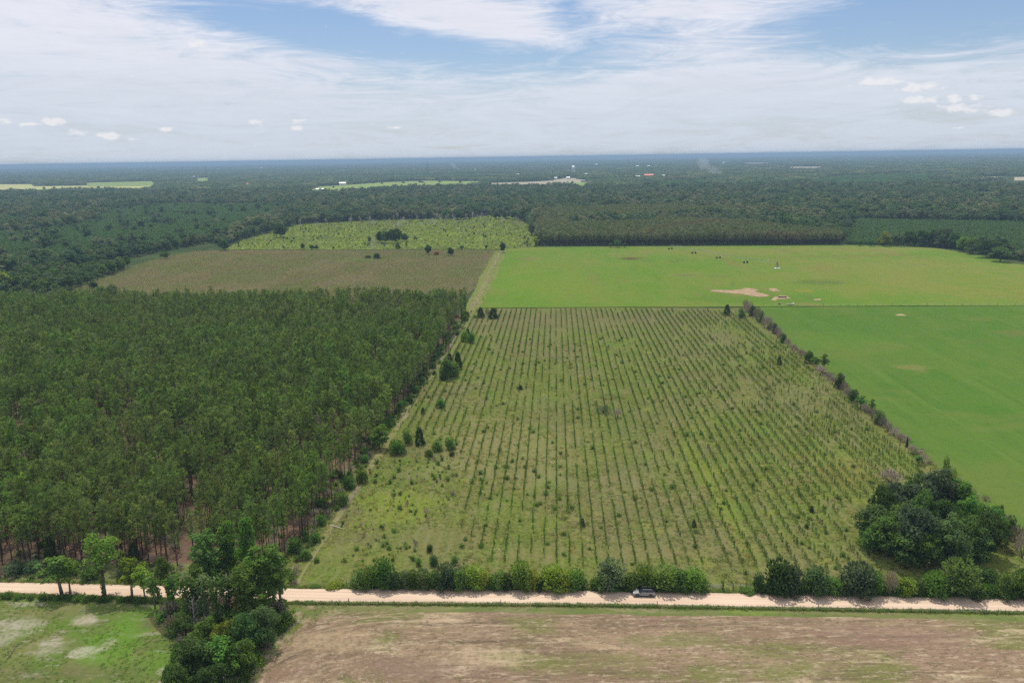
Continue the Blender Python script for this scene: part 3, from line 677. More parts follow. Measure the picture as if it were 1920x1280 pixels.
# ================================================================ rows of young pines
row_poly = region([(740, 800), (760, 745), (812, 668), (862, 612), (884, 582), (1140, 580)] + [(a - 14, b + 6) for a, b in FENCE[:6]] + [(1690, 905), (1610, 985), (1640, 1050), (1690, 1078), (1300, 1066), (930, 1062), (905, 1035), (860, 985), (872, 880), (850, 820)])
P = grid(row_poly, 3.3, 1.5, .3, ju=.03)
gap = vnoise(P @ EU / 3.3 * .9, P @ EV / 14, 6); bare = vnoise(P[:, 0] / 30, P[:, 1] / 30, 9)
P = P[(gap < .80) & (rng.random(len(P)) < .92) & ((bare < .78) | (rng.random(len(P)) < .4))]
oakc = at(1745, 1000)[:2]
P = P[np.hypot(*(P - oakc).T) > 23]
P = P[in_view(P)]
P = P[np.argsort(P[:, 1])]
right = (P @ EU) > 40
big = .70 + .5 * rng.random(len(P)) + .14 * right + .25 * vnoise(P[:, 0] / 25, P[:, 1] / 25, 4)
n1 = 0
idx = np.arange(len(P))[:300]
for i in idx:
    p = P[i]
    x, y, w = project(np.array([[p[0], p[1], 0]]))
    lab = ('young planted pine in the left rows behind the yellow-topped hedge' if x[0] < 1100 else
           'young planted pine in the middle rows behind the parked car and metal gate' if x[0] < 1400 else
           'young planted pine in the right rows between the gate gap and the oak clump')
    grow(K['sapling'][i % 5], 'young_pine', (p[0], p[1], 0), float(big[i]) * .47, float(big[i]), lab, 'young pine', 'young pines in rows nearest the road')
j = np.arange(len(P))[300:]
scatter('young_pine_rows', P[j], big[j] * .47, big[j], K['sapling'], 'long straight rows of knee-high to head-high young pines')

# weeds and dry grass standing among the rows
fp = region([(548, 1096)] + PINE_R[:5] + [(878, 596), (1140, 580)] + FENCE[:8] + [(1910, 1112), (1100, 1098)])
Q = grid(fp, 1.5, 1.5, .5); Q = Q[in_view(Q)]
d = np.hypot(Q[:, 0], Q[:, 1]); Q = Q[(d < 430) & (rng.random(len(Q)) < np.clip(1.5 - d / 330, .25, 1) * .8)]
nz = vnoise(Q[:, 0] / 9, Q[:, 1] / 9, 12)
Q = Q[(nz > .3)]; s = .4 + .6 * rng.random(len(Q)) * (.5 + vnoise(Q[:, 0] / 14, Q[:, 1] / 14, 13))
WT = [tuft(150 + i, 1.0, .55, 26, M['weed']) for i in range(3)] + [tuft(155 + i, .9, .5, 24, M['straw'], .05) for i in range(2)]
scatter('field_weeds', Q, s * 1.25, s, WT, 'weeds and dry grass growing between the young pine rows')
# grass fringes of the road, the ploughed field's verge and the meadow
fr = []
for x in np.arange(-150, 2080, 3.0):
    yS = np.interp(x, [a for a, b in ROAD_S], [b for a, b in ROAD_S]); yN = np.interp(x, [a for a, b in ROAD_N], [b for a, b in ROAD_N])
    for q in range(4): fr.append(at(x + 4 * rng.random(), yS + .8 + 2.4 * rng.random() + (2.5 * rng.random() if q == 3 else 0))[:2])
    fr.append(at(x + 4 * rng.random(), yN - 1.0 - 2.5 * rng.random())[:2]); fr.append(at(x + 4 * rng.random(), yN - 1.6 - 4 * rng.random())[:2])
fr = np.array(fr); s = .3 + .42 * rng.random(len(fr))
GT = [tuft(160 + i, 1.0, .7, 30, M['bright'] if i else M['young'], .06) for i in range(2)] + WT[:2] + WT[3:4]
scatter('roadside_grass_tufts', fr, s * 1.5, s, GT, 'tufts of grass along both edges of the dirt road')
mp = region([(-300, 1116), (320, 1130), (350, 1170), (385, 1240), (350, 1290), (-400, 1290)])
Q = grid(mp, .95, .95, .5); Q = Q[in_view(Q)]; Q = Q[vnoise(Q[:, 0] / 6, Q[:, 1] / 6, 15) > .36]
sp = [at(35, 1168), at(90, 1212), at(160, 1160), at(5, 1195)]
for c in sp: Q = Q[np.hypot((Q[:, 0] - c[0]) / 5, (Q[:, 1] - c[1]) / 3.4) > 1]
s = .16 + .3 * rng.random(len(Q)) * vnoise(Q[:, 0] / 8, Q[:, 1] / 8, 16)
scatter('meadow_grass', Q, s * 1.7, s, GT[:2] + WT[:1] + [tuft(165, 1, .7, 30, M['bright'], .06)], 'rough green grass in the sandy meadow')
vp = region([(-150, 1074), (0, 1066), (556, 1054), (556, 1098), (-150, 1088)])
Q = grid(vp, 1.5, 1.5, .5, .8); Q = Q[in_view(Q)]; s = .25 + .5 * rng.random(len(Q)) ** 2
scatter('verge_brush', Q, s * 1.3, s, K['bush'][:2] + WT + K['twigs'][:2], 'brush between the dirt road and the pines')
Q = grid(region([(-100, 1115), (335, 1129), (335, 1134), (-100, 1120)]), .9, .8, .5, .9); s = .35 + .4 * rng.random(len(Q))
scatter('roadside_brambles', Q, s * 1.1, s, K['bush'], 'low tangle of green brambles along the meadow edge of the road')

# ================================================================ the hedge along the road
HN = 'shrubs of the hedge along the dirt road'
hedge = [  # foot x, top, foot row, width, leaves, words
 (627, 1090, 1101, 30, 'yellow', 'lowest yellow-green shrub, alone left of where the road hedge begins'),
 (590, 1093, 1101, 16, 'mid', 'tiny dark green shrub at the road where the grassy track begins'),
 (677, 1064, 1103, 30, 'mid', 'leafy mid green shrub at the left end of the road hedge'),
 (696, 1060, 1103, 26, 'bright', 'light-tipped green shrub between the hedge end and its tallest shrub'),
 (722, 1043, 1103, 36, 'mid', 'tallest broad green shrub near the left end of the road hedge'),
 (743, 1070, 1104, 28, 'oak', 'dark shrub just right of the tallest shrub in the left hedge'),
 (759, 1067, 1104, 20, 'oak', 'narrow dark shrub, second right of the tallest left hedge shrub'),
 (776, 1066, 1104, 22, 'mid', 'narrow green shrub in the darker run of the left hedge'),
 (794, 1066, 1104, 28, 'oak', 'dark leafy shrub before the pale dip in the left hedge'),
 (814, 1068, 1104, 26, 'mid', 'pale green lower shrub left of the blue-green domed one'),
 (838, 1054, 1105, 38, 'blue', 'domed blue-green shrub in the middle of the left hedge'),
 (866, 1062, 1105, 32, 'mid', 'green shrub right of the domed blue-green hedge shrub'),
 (888, 1056, 1105, 36, 'yellow', 'tall yellow-topped shrub in the middle of the left hedge'),
 (907, 1066, 1105, 26, 'yellow', 'smaller yellow shrub leaning right of the tall yellow-topped one'),
 (920, 1080, 1105, 24, 'mid', 'low shrub filling the dip between the two yellow stretches of hedge'),
 (937, 1068, 1106, 26, 'mid', 'mid-height green shrub left of the broad bright one'),
 (951, 1072, 1106, 20, 'oak', 'small dark shrub tucked beside the broad bright hedge shrub'),
 (976, 1051, 1106, 40, 'bright', 'broad bright green shrub, tallest of the left hedge\'s right half'),
 (998, 1066, 1106, 28, 'yellow', 'yellow-green shrub behind the right shoulder of the broad bright one'),
 (1014, 1080, 1106, 24, 'oak', 'low dark shrub between two yellow-topped hedge shrubs'),
 (1036, 1058, 1106, 44, 'yellow', 'widest yellow-topped shrub near the right end of the left hedge'),
 (1058, 1066, 1106, 28, 'yellow', 'second last yellow shrub before the break in the hedge'),
 (1078, 1064, 1106, 34, 'mid', 'green shrub ending the left hedge at its first break'),
 (1126, 1078, 1106, 24, 'mid', 'low green skirt shrub left of the round grey-green one'),
 (1146, 1047, 1107, 50, 'blue', 'big round grey-green shrub standing between hedge break and car'),
 (1184, 1073, 1106, 30, 'mid', 'low shrub with pale flecks just left above the parked car'),
 (1208, 1057, 1105, 36, 'bright', 'light-topped shrub directly behind the parked car'),
 (1247, 1059, 1107, 50, 'mid', 'wide dense shrub right behind the rear of the parked car'),
 (1272, 1066, 1107, 34, 'mid', 'shrub in the middle of the dense hedge left of the gate'),
 (1298, 1062, 1107, 42, 'bright', 'dense shrub ending the hedge beside the metal gate'),
 (1422, 1071, 1111, 20, 'oak', 'small narrow shrub, first right of the gate gap'),
 (1400, 1100, 1111, 26, 'mid', 'knee-high green shrub right of the gate posts'),
 (1459, 1047, 1114, 48, 'oak', 'tall dark shrub starting the right-hand hedge'),
 (1486, 1060, 1114, 36, 'blue', 'grey-green shrub leaning on the tall dark shrub of the right hedge'),
 (1528, 1059, 1115, 44, 'oak', 'round dark shrub, second big one of the right-hand hedge'),
 (1562, 1078, 1115, 30, 'mid', 'low leafy shrub in the dip of the right-hand hedge'),
 (1608, 1053, 1116, 60, 'blue', 'widest round shrub in the right-hand hedge, throwing a shadow on the road'),
 (1636, 1066, 1117, 34, 'mid', 'shrub against the right side of the widest round hedge shrub'),
 (1668, 1072, 1117, 28, 'twig', 'grey thin-leaved shrub in front of the oak clump'),
 (1700, 1080, 1118, 34, 'yellow', 'low yellowish shrub in front of the oak clump'),
 (1722, 1082, 1118, 18, 'oak', 'narrow dark post-like shrub left of the bright-topped one'),
 (1752, 1068, 1118, 40, 'bright', 'bright-topped shrub left of the tallest shrub of the right hedge'),
 (1797, 1044, 1119, 62, 'mid', 'tallest spreading shrub of the right-hand hedge, by the oak clump'),
 (1832, 1098, 1119, 34, 'oak', 'low dark shrub right of the tallest right-hand hedge shrub'),
 (1848, 1064, 1090, 40, 'oak', 'dark bush behind the hedge, under the right edge of the oak clump'),
 (1886, 1070, 1122, 36, 'mid', 'rounded shrub near the right end of the hedge'),
 (1918, 1064, 1123, 44, 'bright', 'last bright shrub of the hedge, cut by the right picture edge')]
for i, (x, tp, ft, w, lf, lb) in enumerate(hedge):
    if lf == 'twig': by_photo('twigs', i, 'hedge_shrub', x, ft, tp, w, lb, 'shrub', HN)
    else: by_photo('shrub', i, 'hedge_shrub', x, ft - 1.5, tp + 3, w * 1.25, lb, 'shrub', HN, lf)
Q = []
for a, b in [(660, 1092), (1112, 1318), (1432, 1860), (1868, 1960)]:
    for x in np.arange(a, b, 2.0): Q.append(at(x + 3 * rng.random(), np.interp(x, [p for p, q in ROAD_N], [q for p, q in ROAD_N]) - 2.5 - 3.5 * rng.random())[:2])
s = .5 + 1.0 * rng.random(len(Q)) ** 1.5
scatter('hedge_undergrowth', np.array(Q), s * .9, s, K['bush'], 'low dark growth at the foot of the road hedge')

# ================================================================ oak clump at the lower right
OG = 'trees of the oak clump in the lower right'
clump = [
 ('oak', 1700, 986, 906, 96, 'blue', 'rounded grey-green oak at the upper left of the clump'),
 ('oak', 1660, 1003, 912, 52, 'oak', 'dark pointed oak at the top left edge of the clump'),
 ('oak', 1725, 975, 888, 46, 'oak', 'small dark tree behind the clump\'s upper middle'),
 ('oak', 1757, 990, 884, 86, 'blue', 'tallest grey-green oak at the top of the clump'),
 ('tall', 1800, 992, 893, 60, 'bright', 'light green tree on the upper right of the clump, below the snag'),
 ('oak', 1642, 1018, 950, 72, 'oak', 'dark oak lobe sticking out at the left side of the clump'),
 ('oak', 1838, 1014, 940, 70, 'mid', 'leafy tree on the right shoulder of the clump'),
 ('oak', 1672, 1042, 968, 92, 'mid', 'broad oak in the left front of the clump, shading bright grass'),
 ('oak', 1718, 1050, 950, 98, 'blue', 'big grey oak in the middle of the clump'),
 ('oak', 1708, 1066, 1004, 70, 'oak', 'dark low oak at the front foot of the clump'),
 ('light', 1745, 1070, 1000, 44, 'bright', 'small bright green tree in the front middle of the clump'),
 ('oak', 1785, 1066, 970, 74, 'oak', 'dark oak right of the small bright tree in the clump'),
 ('oak', 1815, 1056, 972, 84, 'mid', 'oak in the right front of the clump with a bare grey branch'),
 ('oak', 1858, 1044, 962, 70, 'oak', 'dark oak at the right front edge of the clump'),
 ('oak', 1868, 1022, 950, 46, 'mid', 'smaller green tree at the far right edge of the clump'),
 ('oak', 1645, 1034, 988, 58, 'mid', 'low leafy oak at the lower left edge of the clump'),
 ('oak', 1732, 1020, 924, 66, 'mid', 'green oak filling the middle gap below the tallest grey-green one'),
 ('oak', 1770, 1030, 938, 60, 'oak', 'dark oak in the clump\'s centre right, behind its front row'),
 ('oak', 1690, 1020, 946, 60, 'mid', 'green oak between the rounded upper left oak and the broad front one'),
 ('light', 1816, 1020, 926, 40, 'bright', 'light green leafy tree between the upper right and right shoulder trees'),
 ('oak', 1752, 1066, 996, 60, 'oak', 'dark low oak behind the small bright tree in the clump front'),
 ('oak', 1832, 1062, 1000, 56, 'oak', 'dark low tree at the right front foot of the clump'),
]
for i, (kd, x, ft, tp, w, lf, lb) in enumerate(clump):
    by_photo(kd, i, 'oak_tree' if kd == 'oak' else 'broadleaf_tree', x - 8, ft, tp, w * 1.12, lb, 'tree', OG, lf)
by_photo('dead', 0, 'dead_tree', 1748, 985, 930, 36, 'bare leaning dead tree among the oaks of the clump', 'dead tree')
by_photo('snag', 0, 'burnt_snag', 1700, 838, 818, 12, 'short charred black snag at the hayfield fence line', 'snag')
by_photo('vine', 0, 'snag_with_ivy', 1766, 960, 853, 14, 'thin tall snag with a leafy tip rising above the oak clump', 'snag')
by_photo('vine', 1, 'snag_with_ivy', 1775, 955, 868, 20, 'ivy-covered trunk beside the thin snag above the oak clump', 'snag', None, 'bright')
by_photo('twigs', 2, 'grey_bush', 1668, 905, 882, 46, 'wide leafless grey bush behind the upper left of the oak clump', 'bush')

# ================================================================ the thicket at the lower left
TG = 'trees of the thicket at the lower left'
thicket = [
 ('tall', 398, 1120, 992, 70, 'mid', 'tall tree at the back left of the thicket, crown against the pines'),
 ('tall', 440, 1108, 975, 54, 'mid', 'tall dark-trunked tree in the back middle of the thicket'),
 ('tall', 470, 1118, 962, 48, 'bright', 'tallest narrow tree at the top of the thicket'),
 ('tall', 500, 1158, 1018, 92, 'bright', 'big bright green tree at the right front of the thicket'),
 ('tall', 528, 1140, 1036, 50, 'mid', 'green tree overhanging the road at the right side of the thicket'),
 ('tall', 474, 1186, 1060, 74, 'mid', 'broad green tree in front of the big bright one'),
 ('vine', 352, 1168, 1075, 34, 'mid', 'ivy-wrapped trunk at the left edge of the thicket'),
 ('tall', 372, 1150, 1060, 50, 'mid', 'slender tree behind the ivy-wrapped trunks of the thicket'),
 ('vine', 390, 1172, 1078, 30, 'oak', 'dark ivy-wrapped trunk, second from the left in the thicket'),
 ('vine', 412, 1178, 1085, 34, 'mid', 'ivy-wrapped trunk in the middle of the thicket'),
 ('vine', 436, 1180, 1080, 30, 'oak', 'ivy-wrapped trunk beside the brown-leaved tree'),
 ('light', 449, 1160, 1112, 28, 'fade', 'small tree with dead orange-brown leaves in the thicket'),
 ('oak', 498, 1215, 1140, 60, 'oak', 'dark tree at the right foot of the thicket by the ploughed field'),
 ('oak', 345, 1200, 1155, 52, 'oak', 'low dark tree at the left edge of the thicket'),
 ('oak', 388, 1215, 1165, 60, 'mid', 'low spreading tree under the ivy-wrapped trunks'),
 ('oak', 432, 1228, 1165, 62, 'yellow', 'yellow-green low tree in the middle of the thicket'),
 ('oak', 462, 1238, 1160, 66, 'oak', 'grey-green low tree right of the yellow-green one in the thicket'),
 ('oak', 372, 1300, 1205, 92, 'oak', 'round dark tree at the bottom edge of the thicket'),
 ('light', 418, 1290, 1200, 60, 'mid', 'light-barked tree at the bottom middle of the thicket'),
 ('oak', 455, 1280, 1205, 66, 'mid', 'low tree at the bottom right of the thicket'),
 ('oak', 335, 1330, 1250, 60, 'mid', 'green tree at the bottom left corner of the thicket'),
 ('oak', 405, 1345, 1255, 90, 'oak', 'dark tree cut off by the bottom edge below the thicket'),
]
for i, (kd, x, ft, tp, w, lf, lb) in enumerate(thicket):
    by_photo(kd, i + 1, 'ivy_clad_tree' if kd == 'vine' else 'broadleaf_tree', x, ft, tp, w * 1.06, lb, 'tree', TG, lf)
by_photo('dead', 0, 'dead_tree', 366, 1178, 1120, 26, 'bare bleached dead tree at the left of the thicket', 'dead tree')
by_photo('dead', 1, 'dead_tree', 440, 1205, 1165, 24, 'broken bleached dead tree in the middle of the thicket', 'dead tree')
Q = grid(region([(322, 1140), (530, 1140), (545, 1165), (490, 1230), (470, 1300), (300, 1340), (345, 1280), (330, 1210), (300, 1165)]), 1.5, 1.5, .5, .75)
s = .6 + .7 * rng.random(len(Q))
scatter('thicket_brush', Q, s * 1.1, s, K['bush'] + K['twigs'][:1], 'brush filling the thicket between its trees')
RG = 'roadside trees left of the thicket'
for i, (kd, x, ft, tp, w, lf, lb) in enumerate([
 ('light', 116, 1113, 1040, 64, 'mid', 'two-lobed green tree by the road, leftmost of the roadside trees'),
 ('light', 132, 1114, 1046, 40, 'bright', 'lighter right half of the two-lobed pair of roadside trees'),
 ('umbrella', 196, 1117, 1008, 84, 'bright', 'tall umbrella-crowned tree with a dark clad trunk by the road'),
 ('light', 248, 1122, 1048, 52, 'yellow', 'yellow-green round-crowned tree on a straight trunk by the road'),
 ('light', 273, 1128, 1062, 36, 'yellow', 'small yellow-green tree right of the round-crowned roadside one'),
 ('light', 291, 1140, 1078, 30, 'mid', 'thin young tree with sparse leaves before the thicket'),
 ('light', 301, 1142, 1098, 14, 'mid', 'thinnest pole-like young tree before the thicket'),
 ('light', 317, 1136, 1043, 34, 'bright', 'narrow light green tree just left of the thicket'),
 ('light', 327, 1152, 1082, 34, 'mid', 'leaning dark-stemmed tree touching the left of the thicket')]):
    by_photo(kd, i, 'roadside_tree', x, ft, tp, w * 1.1, lb, 'tree', RG, lf)
by_photo('vine', 0, 'ivy_column', 196, 1117.5, 1050, 15, 'column of ivy round the trunk of the umbrella-crowned tree', 'ivy', None, 'oak')
for i, (x, ft, tp, w, lb) in enumerate([(30, 1076, 1054, 44, 'grey scrubby bush at the pine edge by the left picture border'), (62, 1072, 1050, 36, 'second grey scrubby bush at the pine edge from the left'), (92, 1075, 1052, 40, 'grey scrubby bush at the pine edge behind the two-lobed tree'),
     (140, 1072, 1052, 40, 'grey scrubby bush left of the umbrella-crowned tree'), (168, 1085, 1064, 40, 'pale olive bush across the road from the umbrella-crowned tree'), (232, 1084, 1066, 30, 'olive bush right of the umbrella-crowned tree at the pine edge')]):
    by_photo('shrub', i, 'scrub_bush', x, ft, tp, w, lb, 'bush', 'scrub bushes between road and pines', 'blue' if i != 4 else 'mid')
for i, (x, ft, tp, w, lf, lb) in enumerate([(100, 1068, 1005, 20, 'oak', 'dark narrow tree under the pines behind the two-lobed roadside tree'), (252, 1055, 1020, 18, 'oak', 'small dark evergreen in the pine front above the yellow-green tree')]):
    by_photo('cedar', i, 'dark_evergreen', x, ft, tp, w, lb, 'evergreen', None, lf)

# ================================================================ bushes and trees beside the track
SG = 'bushes and small trees beside the track'
for i, (kd, x, ft, tp, w, lf, lb) in enumerate([
 ('oak', 712, 842, 797, 42, 'mid', 'round green tree at the pine edge by the middle of the track'),
 ('shrub', 745, 851, 824, 34, 'bright', 'low spreading bright bush on the track beside the round tree'),
 ('shrub', 764, 832, 802, 22, 'mid', 'loose green bush between the spreading bush and the dark column'),
 ('cedar', 787, 834, 803, 15, 'oak', 'dark column-shaped evergreen right of the track'),
 ('shrub', 680, 905, 880, 26, 'bright', 'bright green bush against the lower pine edge'),
 ('shrub', 643, 948, 920, 26, 'mid', 'green bush under the pines at the lower end of the track'),
 ('oak', 838, 711, 672, 32, 'mid', 'largest bush of the dark group halfway up the track'),
 ('shrub', 850, 706, 676, 28, 'bright', 'bright bush within the dark group halfway up the track'),
 ('cedar', 859, 692, 662, 12, 'oak', 'pointed dark evergreen right of the group halfway up the track'),
 ('cedar', 843, 680, 662, 9, 'blue', 'small grey evergreen at the top of the group halfway up the track'),
 ('shrub', 832, 712, 690, 20, 'oak', 'low dark bush at the foot of the group halfway up the track'),
 ('shrub', 871, 640, 619, 16, 'bright', 'left one of two leafy bushes near the top of the track'),
 ('shrub', 884, 643, 622, 16, 'bright', 'right one of two leafy bushes near the top of the track'),
 ('cedar', 877, 632, 616, 7, 'oak', 'thin dark evergreen behind the two leafy bushes near the track top'),
 ('cedar', 901, 595, 577, 11, 'oak', 'dark evergreen at the upper left corner of the young pine field'),
 ('twigs', 915, 596, 580, 9, None, 'thin brown bush between two dark evergreens at the field corner'),
 ('cedar', 925, 597, 578, 14, 'oak', 'broader dark evergreen at the upper left corner of the young pine field'),
 ('cedar', 1363, 591, 572, 10, 'oak', 'narrow dark evergreen near the upper right corner of the young pine field'),
 ('shrub', 1390, 596, 577, 15, 'mid', 'round deep green small tree near the upper right corner of the young pine field'),
 ('shrub', 826, 764, 747, 20, 'mid', 'green bush in the bright strip right of the track'),
 ('cedar', 793, 776, 764, 7, 'oak', 'small dark bush right of the track below the bright strip'),
 ('shrub', 820, 845, 824, 22, 'mid', 'left bush of the loose group right of the dark column'),
 ('shrub', 844, 842, 820, 24, 'mid', 'right bush of the loose group right of the dark column'),
 ('shrub', 805, 856, 843, 16, 'mid', 'low bush below the loose group right of the dark column'),
 ('shrub', 848, 855, 845, 12, 'oak', 'tiny dark bush below the loose group right of the dark column'),
 ('shrub', 1158, 783, 766, 16, 'twig', 'brown dry heap-like bush in the middle of the young pine rows'),
 ('twigs', 1132, 774, 762, 34, 'blue', 'wide sparse grey-green bush in the middle of the young pine rows'),
 ('cedar', 1461, 684, 668, 7, 'oak', 'small dark evergreen standing in the right upper rows'),
 ('cedar', 976, 730, 722, 7, 'oak', 'tiny dark evergreen in the left middle rows'),
 ('cedar', 1092, 987, 972, 8, 'blue', 'grey-green pointed bush in the middle rows above the hedge'),
 ('cedar', 1301, 988, 974, 7, 'oak', 'dark pointed bush in the rows above the metal gate'),
 ('shrub', 813, 1060, 1040, 18, 'oak', 'dark round bush behind the left hedge in the weedy corner'),
 ('shrub', 806, 1035, 1020, 14, 'oak', 'smaller dark bush above the dark round one in the weedy corner'),
 ('shrub', 852, 1055, 1042, 16, 'mid', 'mid green bush behind the middle of the left hedge'),
 ('shrub', 785, 1060, 1046, 14, 'mid', 'small green bush left of the dark round one in the weedy corner'),
 ('shrub', 1522, 960, 948, 11, 'oak', 'small dark bush in the right rows left of the oak clump'),
 ('shrub', 1512, 990, 980, 9, 'mid', 'tiny bush below the small dark bush in the right rows')]):
    nm = {'oak': 'small_tree', 'shrub': 'field_bush', 'cedar': 'small_evergreen', 'twigs': 'sparse_bush'}[kd]
    if lf == 'twig': kd, lf = 'twigs', None
    by_photo(kd, i, nm, x, ft, tp, w, lb, {'oak': 'tree', 'shrub': 'bush', 'cedar': 'evergreen', 'twigs': 'bush'}[kd], SG, lf)
# head-high weeds of the weedy corner and shoots in the rows
wc = region([(600, 1040), (700, 870), (800, 850), (870, 830), (865, 900), (820, 1000), (900, 1080), (620, 1090)])
Q = grid(wc, 2.0, 2.0, .5, .7); Q = Q[in_view(Q)]; Q = Q[vnoise(Q[:, 0] / 7, Q[:, 1] / 7, 41) > .4]; s = .28 + .62 * rng.random(len(Q)) ** 2.2
scatter('corner_weeds', Q, s * .85, s, K['weedbush'] + K['bush'][:1] + WT + GT[:2] + K['twigs'][:1] + K['sapling'] + K['weedbush'], 'tall weeds in the corner between the track and the left hedge')
ic = region([(880, 880), (1060, 860), (1080, 960), (900, 960)])
Q = grid(fp, 9, 9, .5, .5); Q = Q[in_view(Q)]; Q = Q[np.hypot(*Q.T) < 450]; Q = np.concatenate([Q, grid(ic, 5, 5, .5, .6)]); s = .25 + .4 * rng.random(len(Q))
scatter('row_weeds', Q, s * 1.3, s * 1.2, K['weedbush'] * 2 + K['bush'][:1], 'small leafy weeds dotted among the rows')

# ================================================================ fence line between rows and hayfield
FG = 'bushes on the fence line of the hayfield'
fl = [(1398, 585, 561, 14, 't'), (1405, 592, 566, 18, 't'), (1411, 594, 573, 12, 'd'), (1420, 603, 576, 19, 't'), (1428, 606, 583, 10, 'd'), (1433, 613, 590, 13, 't'), (1441, 618, 593, 17, 't'), (1444, 617, 605, 10, 'd'),
      (1450, 624, 604, 13, 't'), (1453, 626, 606, 10, 'd'), (1458, 633, 612, 15, 't'), (1464, 640, 622, 13, 't'), (1469, 643, 625, 12, 'd'), (1477, 650, 634, 15, 't'), (1488, 662, 645, 16, 't'), (1502, 671, 654, 15, 't'), (1516, 681, 657, 18, 'd'),
      (1530, 692, 668, 22, 'm'), (1543, 699, 663, 19, 'm'), (1538, 703, 685, 20, 't'), (1553, 712, 699, 17, 't'), (1561, 719, 704, 15, 't'), (1574, 729, 700, 18, 'd'), (1583, 737, 715, 17, 't'), (1590, 744, 726, 18, 't'), (1600, 753, 729, 18, 'd'),
      (1607, 764, 749, 17, 't'), (1613, 767, 741, 22, 'm'), (1623, 774, 758, 16, 't'), (1635, 785, 764, 21, 't'), (1633, 778, 747, 13, 'm'), (1648, 795, 769, 23, 'd'), (1656, 800, 782, 19, 't'), (1665, 808, 792, 19, 't'), (1677, 818, 803, 19, 't'),
      (1688, 826, 811, 17, 't'), (1712, 851, 836, 21, 't'), (1722, 872, 854, 18, 'm'), (1731, 868, 850, 22, 't'), (1801, 936, 904, 30, 't'), (1816, 948, 914, 28, 't'), (1838, 966, 944, 15, 't'), (1872, 990, 947, 14, 'd'), (1892, 1010, 964, 20, 'd'), (1906, 1032, 985, 34, 't'), (1916, 1046, 1000, 30, 't')]
cnt = {'t': 0, 'd': 0, 'm': 0}; tot = {c: sum(1 for q in fl if q[4] == c) for c in cnt}
ordn = ['nearest', 'second', 'third', 'fourth', 'fifth', 'sixth', 'seventh', 'eighth', 'ninth', 'tenth', '11th', '12th', '13th', '14th', '15th', '16th', '17th', '18th', '19th', '20th', '21st', '22nd', '23rd', '24th', '25th', '26th', '27th', '28th', '29th', '30th']
desc = {'t': 'grey twiggy bush', 'd': 'dark leafy bush', 'm': 'upright green bush'}
for i, (x, ft, tp, w, c) in enumerate(fl[::-1]):
    k = cnt[c]; cnt[c] += 1
    size = 'tall' if ft - tp > 24 else 'mid-sized' if ft - tp > 18 else 'low'
    lb = f'{size} {desc[c]} on the hayfield fence line, {ordn[k]} such from the road'
    if k == 0: lb = f'{size} {desc[c]} on the hayfield fence line, nearest such to the road'
    if c == 't': by_photo('twigs', i, 'twiggy_bush', x, ft, tp, w * 1.1, lb, 'bush', FG)
    else: by_photo('shrub' if c == 'd' else 'light', i, 'fence_line_bush', x, ft, tp, w * 1.1, lb, 'bush', FG, 'oak' if c == 'd' else 'mid')
Q = []
fl_w = [np.array(at(a, b)[:2]) for a, b in FENCE]
for a, b in zip(fl_w[:-1], fl_w[1:]):
    n = int(np.linalg.norm(b - a) / .55)
    for k in range(n): Q.append(a + (b - a) * rng.random() + rng.normal(size=2) * 1.3)
Q = np.array(Q); s = .5 + .5 * rng.random(len(Q))
scatter('fence_line_grass', Q, s * 1.2, s, [WT[3], WT[4], WT[0]], 'dry grass along the hayfield fence line')
s = .3 + .25 * rng.random(len(Q) // 5)
scatter('fence_line_brush', Q[::5][:len(s)], s * 1.4, s, K['twigs'], 'grey brush lying along the hayfield fence line')

# ================================================================ woods beyond the fields
wood_poly = region([(-320, 590), (-100, 556), (130, 542), (200, 518), (255, 496), (300, 483), (360, 471), (420, 466), (450, 451), (520, 431), (560, 420), (700, 413), (880, 408), (940, 401), (985, 415), (1006, 436), (1004, 461), (1580, 458), (1690, 460), (1760, 464.5), (1830, 474), (1905, 489), (2250, 548), (2250, 352), (-320, 356)])
block2 = region([(1003, 461.5), (1575, 459.5), (1566, 440), (1540, 424), (1470, 404), (1200, 396), (1010, 404)])
strip2 = region([(1066, 434), (1084, 424), (1180, 416), (1300, 410), (1420, 404), (1560, 410), (1574, 450), (1530, 448), (1470, 440), (1400, 430), (1240, 424), (1160, 434)])
standA = region([(-320, 530), (0, 512), (120, 488), (250, 474), (350, 462), (420, 443), (480, 416), (560, 392), (540, 386), (330, 384), (220, 394), (150, 424), (60, 438), (-320, 452)])
standB = region([(1584, 458), (1690, 459.5), (1760, 463), (1834, 472), (1910, 488), (2250, 545), (2250, 430), (1920, 420), (1600, 414)])
edge = region([(-90, 566), (134, 546), (200, 520), (255, 498), (300, 485), (360, 473), (418, 467), (400, 456), (310, 470), (250, 484), (190, 496), (60, 516), (-90, 528)])

P = grid(block2, 3.9, 3.5, .22); P = P[in_view(P, .14, 8)]; P = P[~inside(P, strip2)]
s = .82 + .25 * rng.random(len(P))
scatter('far_pine_block', P, s * 1.35, s, K['farpine'], 'block of planted pines behind the upper pasture')
P = grid(standA, 3.7, 3.4, .25); P = P[in_view(P, .14, 4)]; P = P[~inside(P, edge)]
P = P[vnoise(P[:, 0] / 40, P[:, 1] / 40, 31) < .82]
s = .8 + .4 * rng.random(len(P)); scatter('young_pine_stand', P, s * 1.5, s, K['stand'], 'even dark green stand of young pines behind the left tree line')
P = grid(standB, 3.7, 3.2, .22); P = P[in_view(P, .14, 4)]
s = .7 + .35 * rng.random(len(P)); scatter('young_pine_stand', P, s * 1.45, s * .85, K['stand'], 'even dark green stand of young pines behind the right trees')

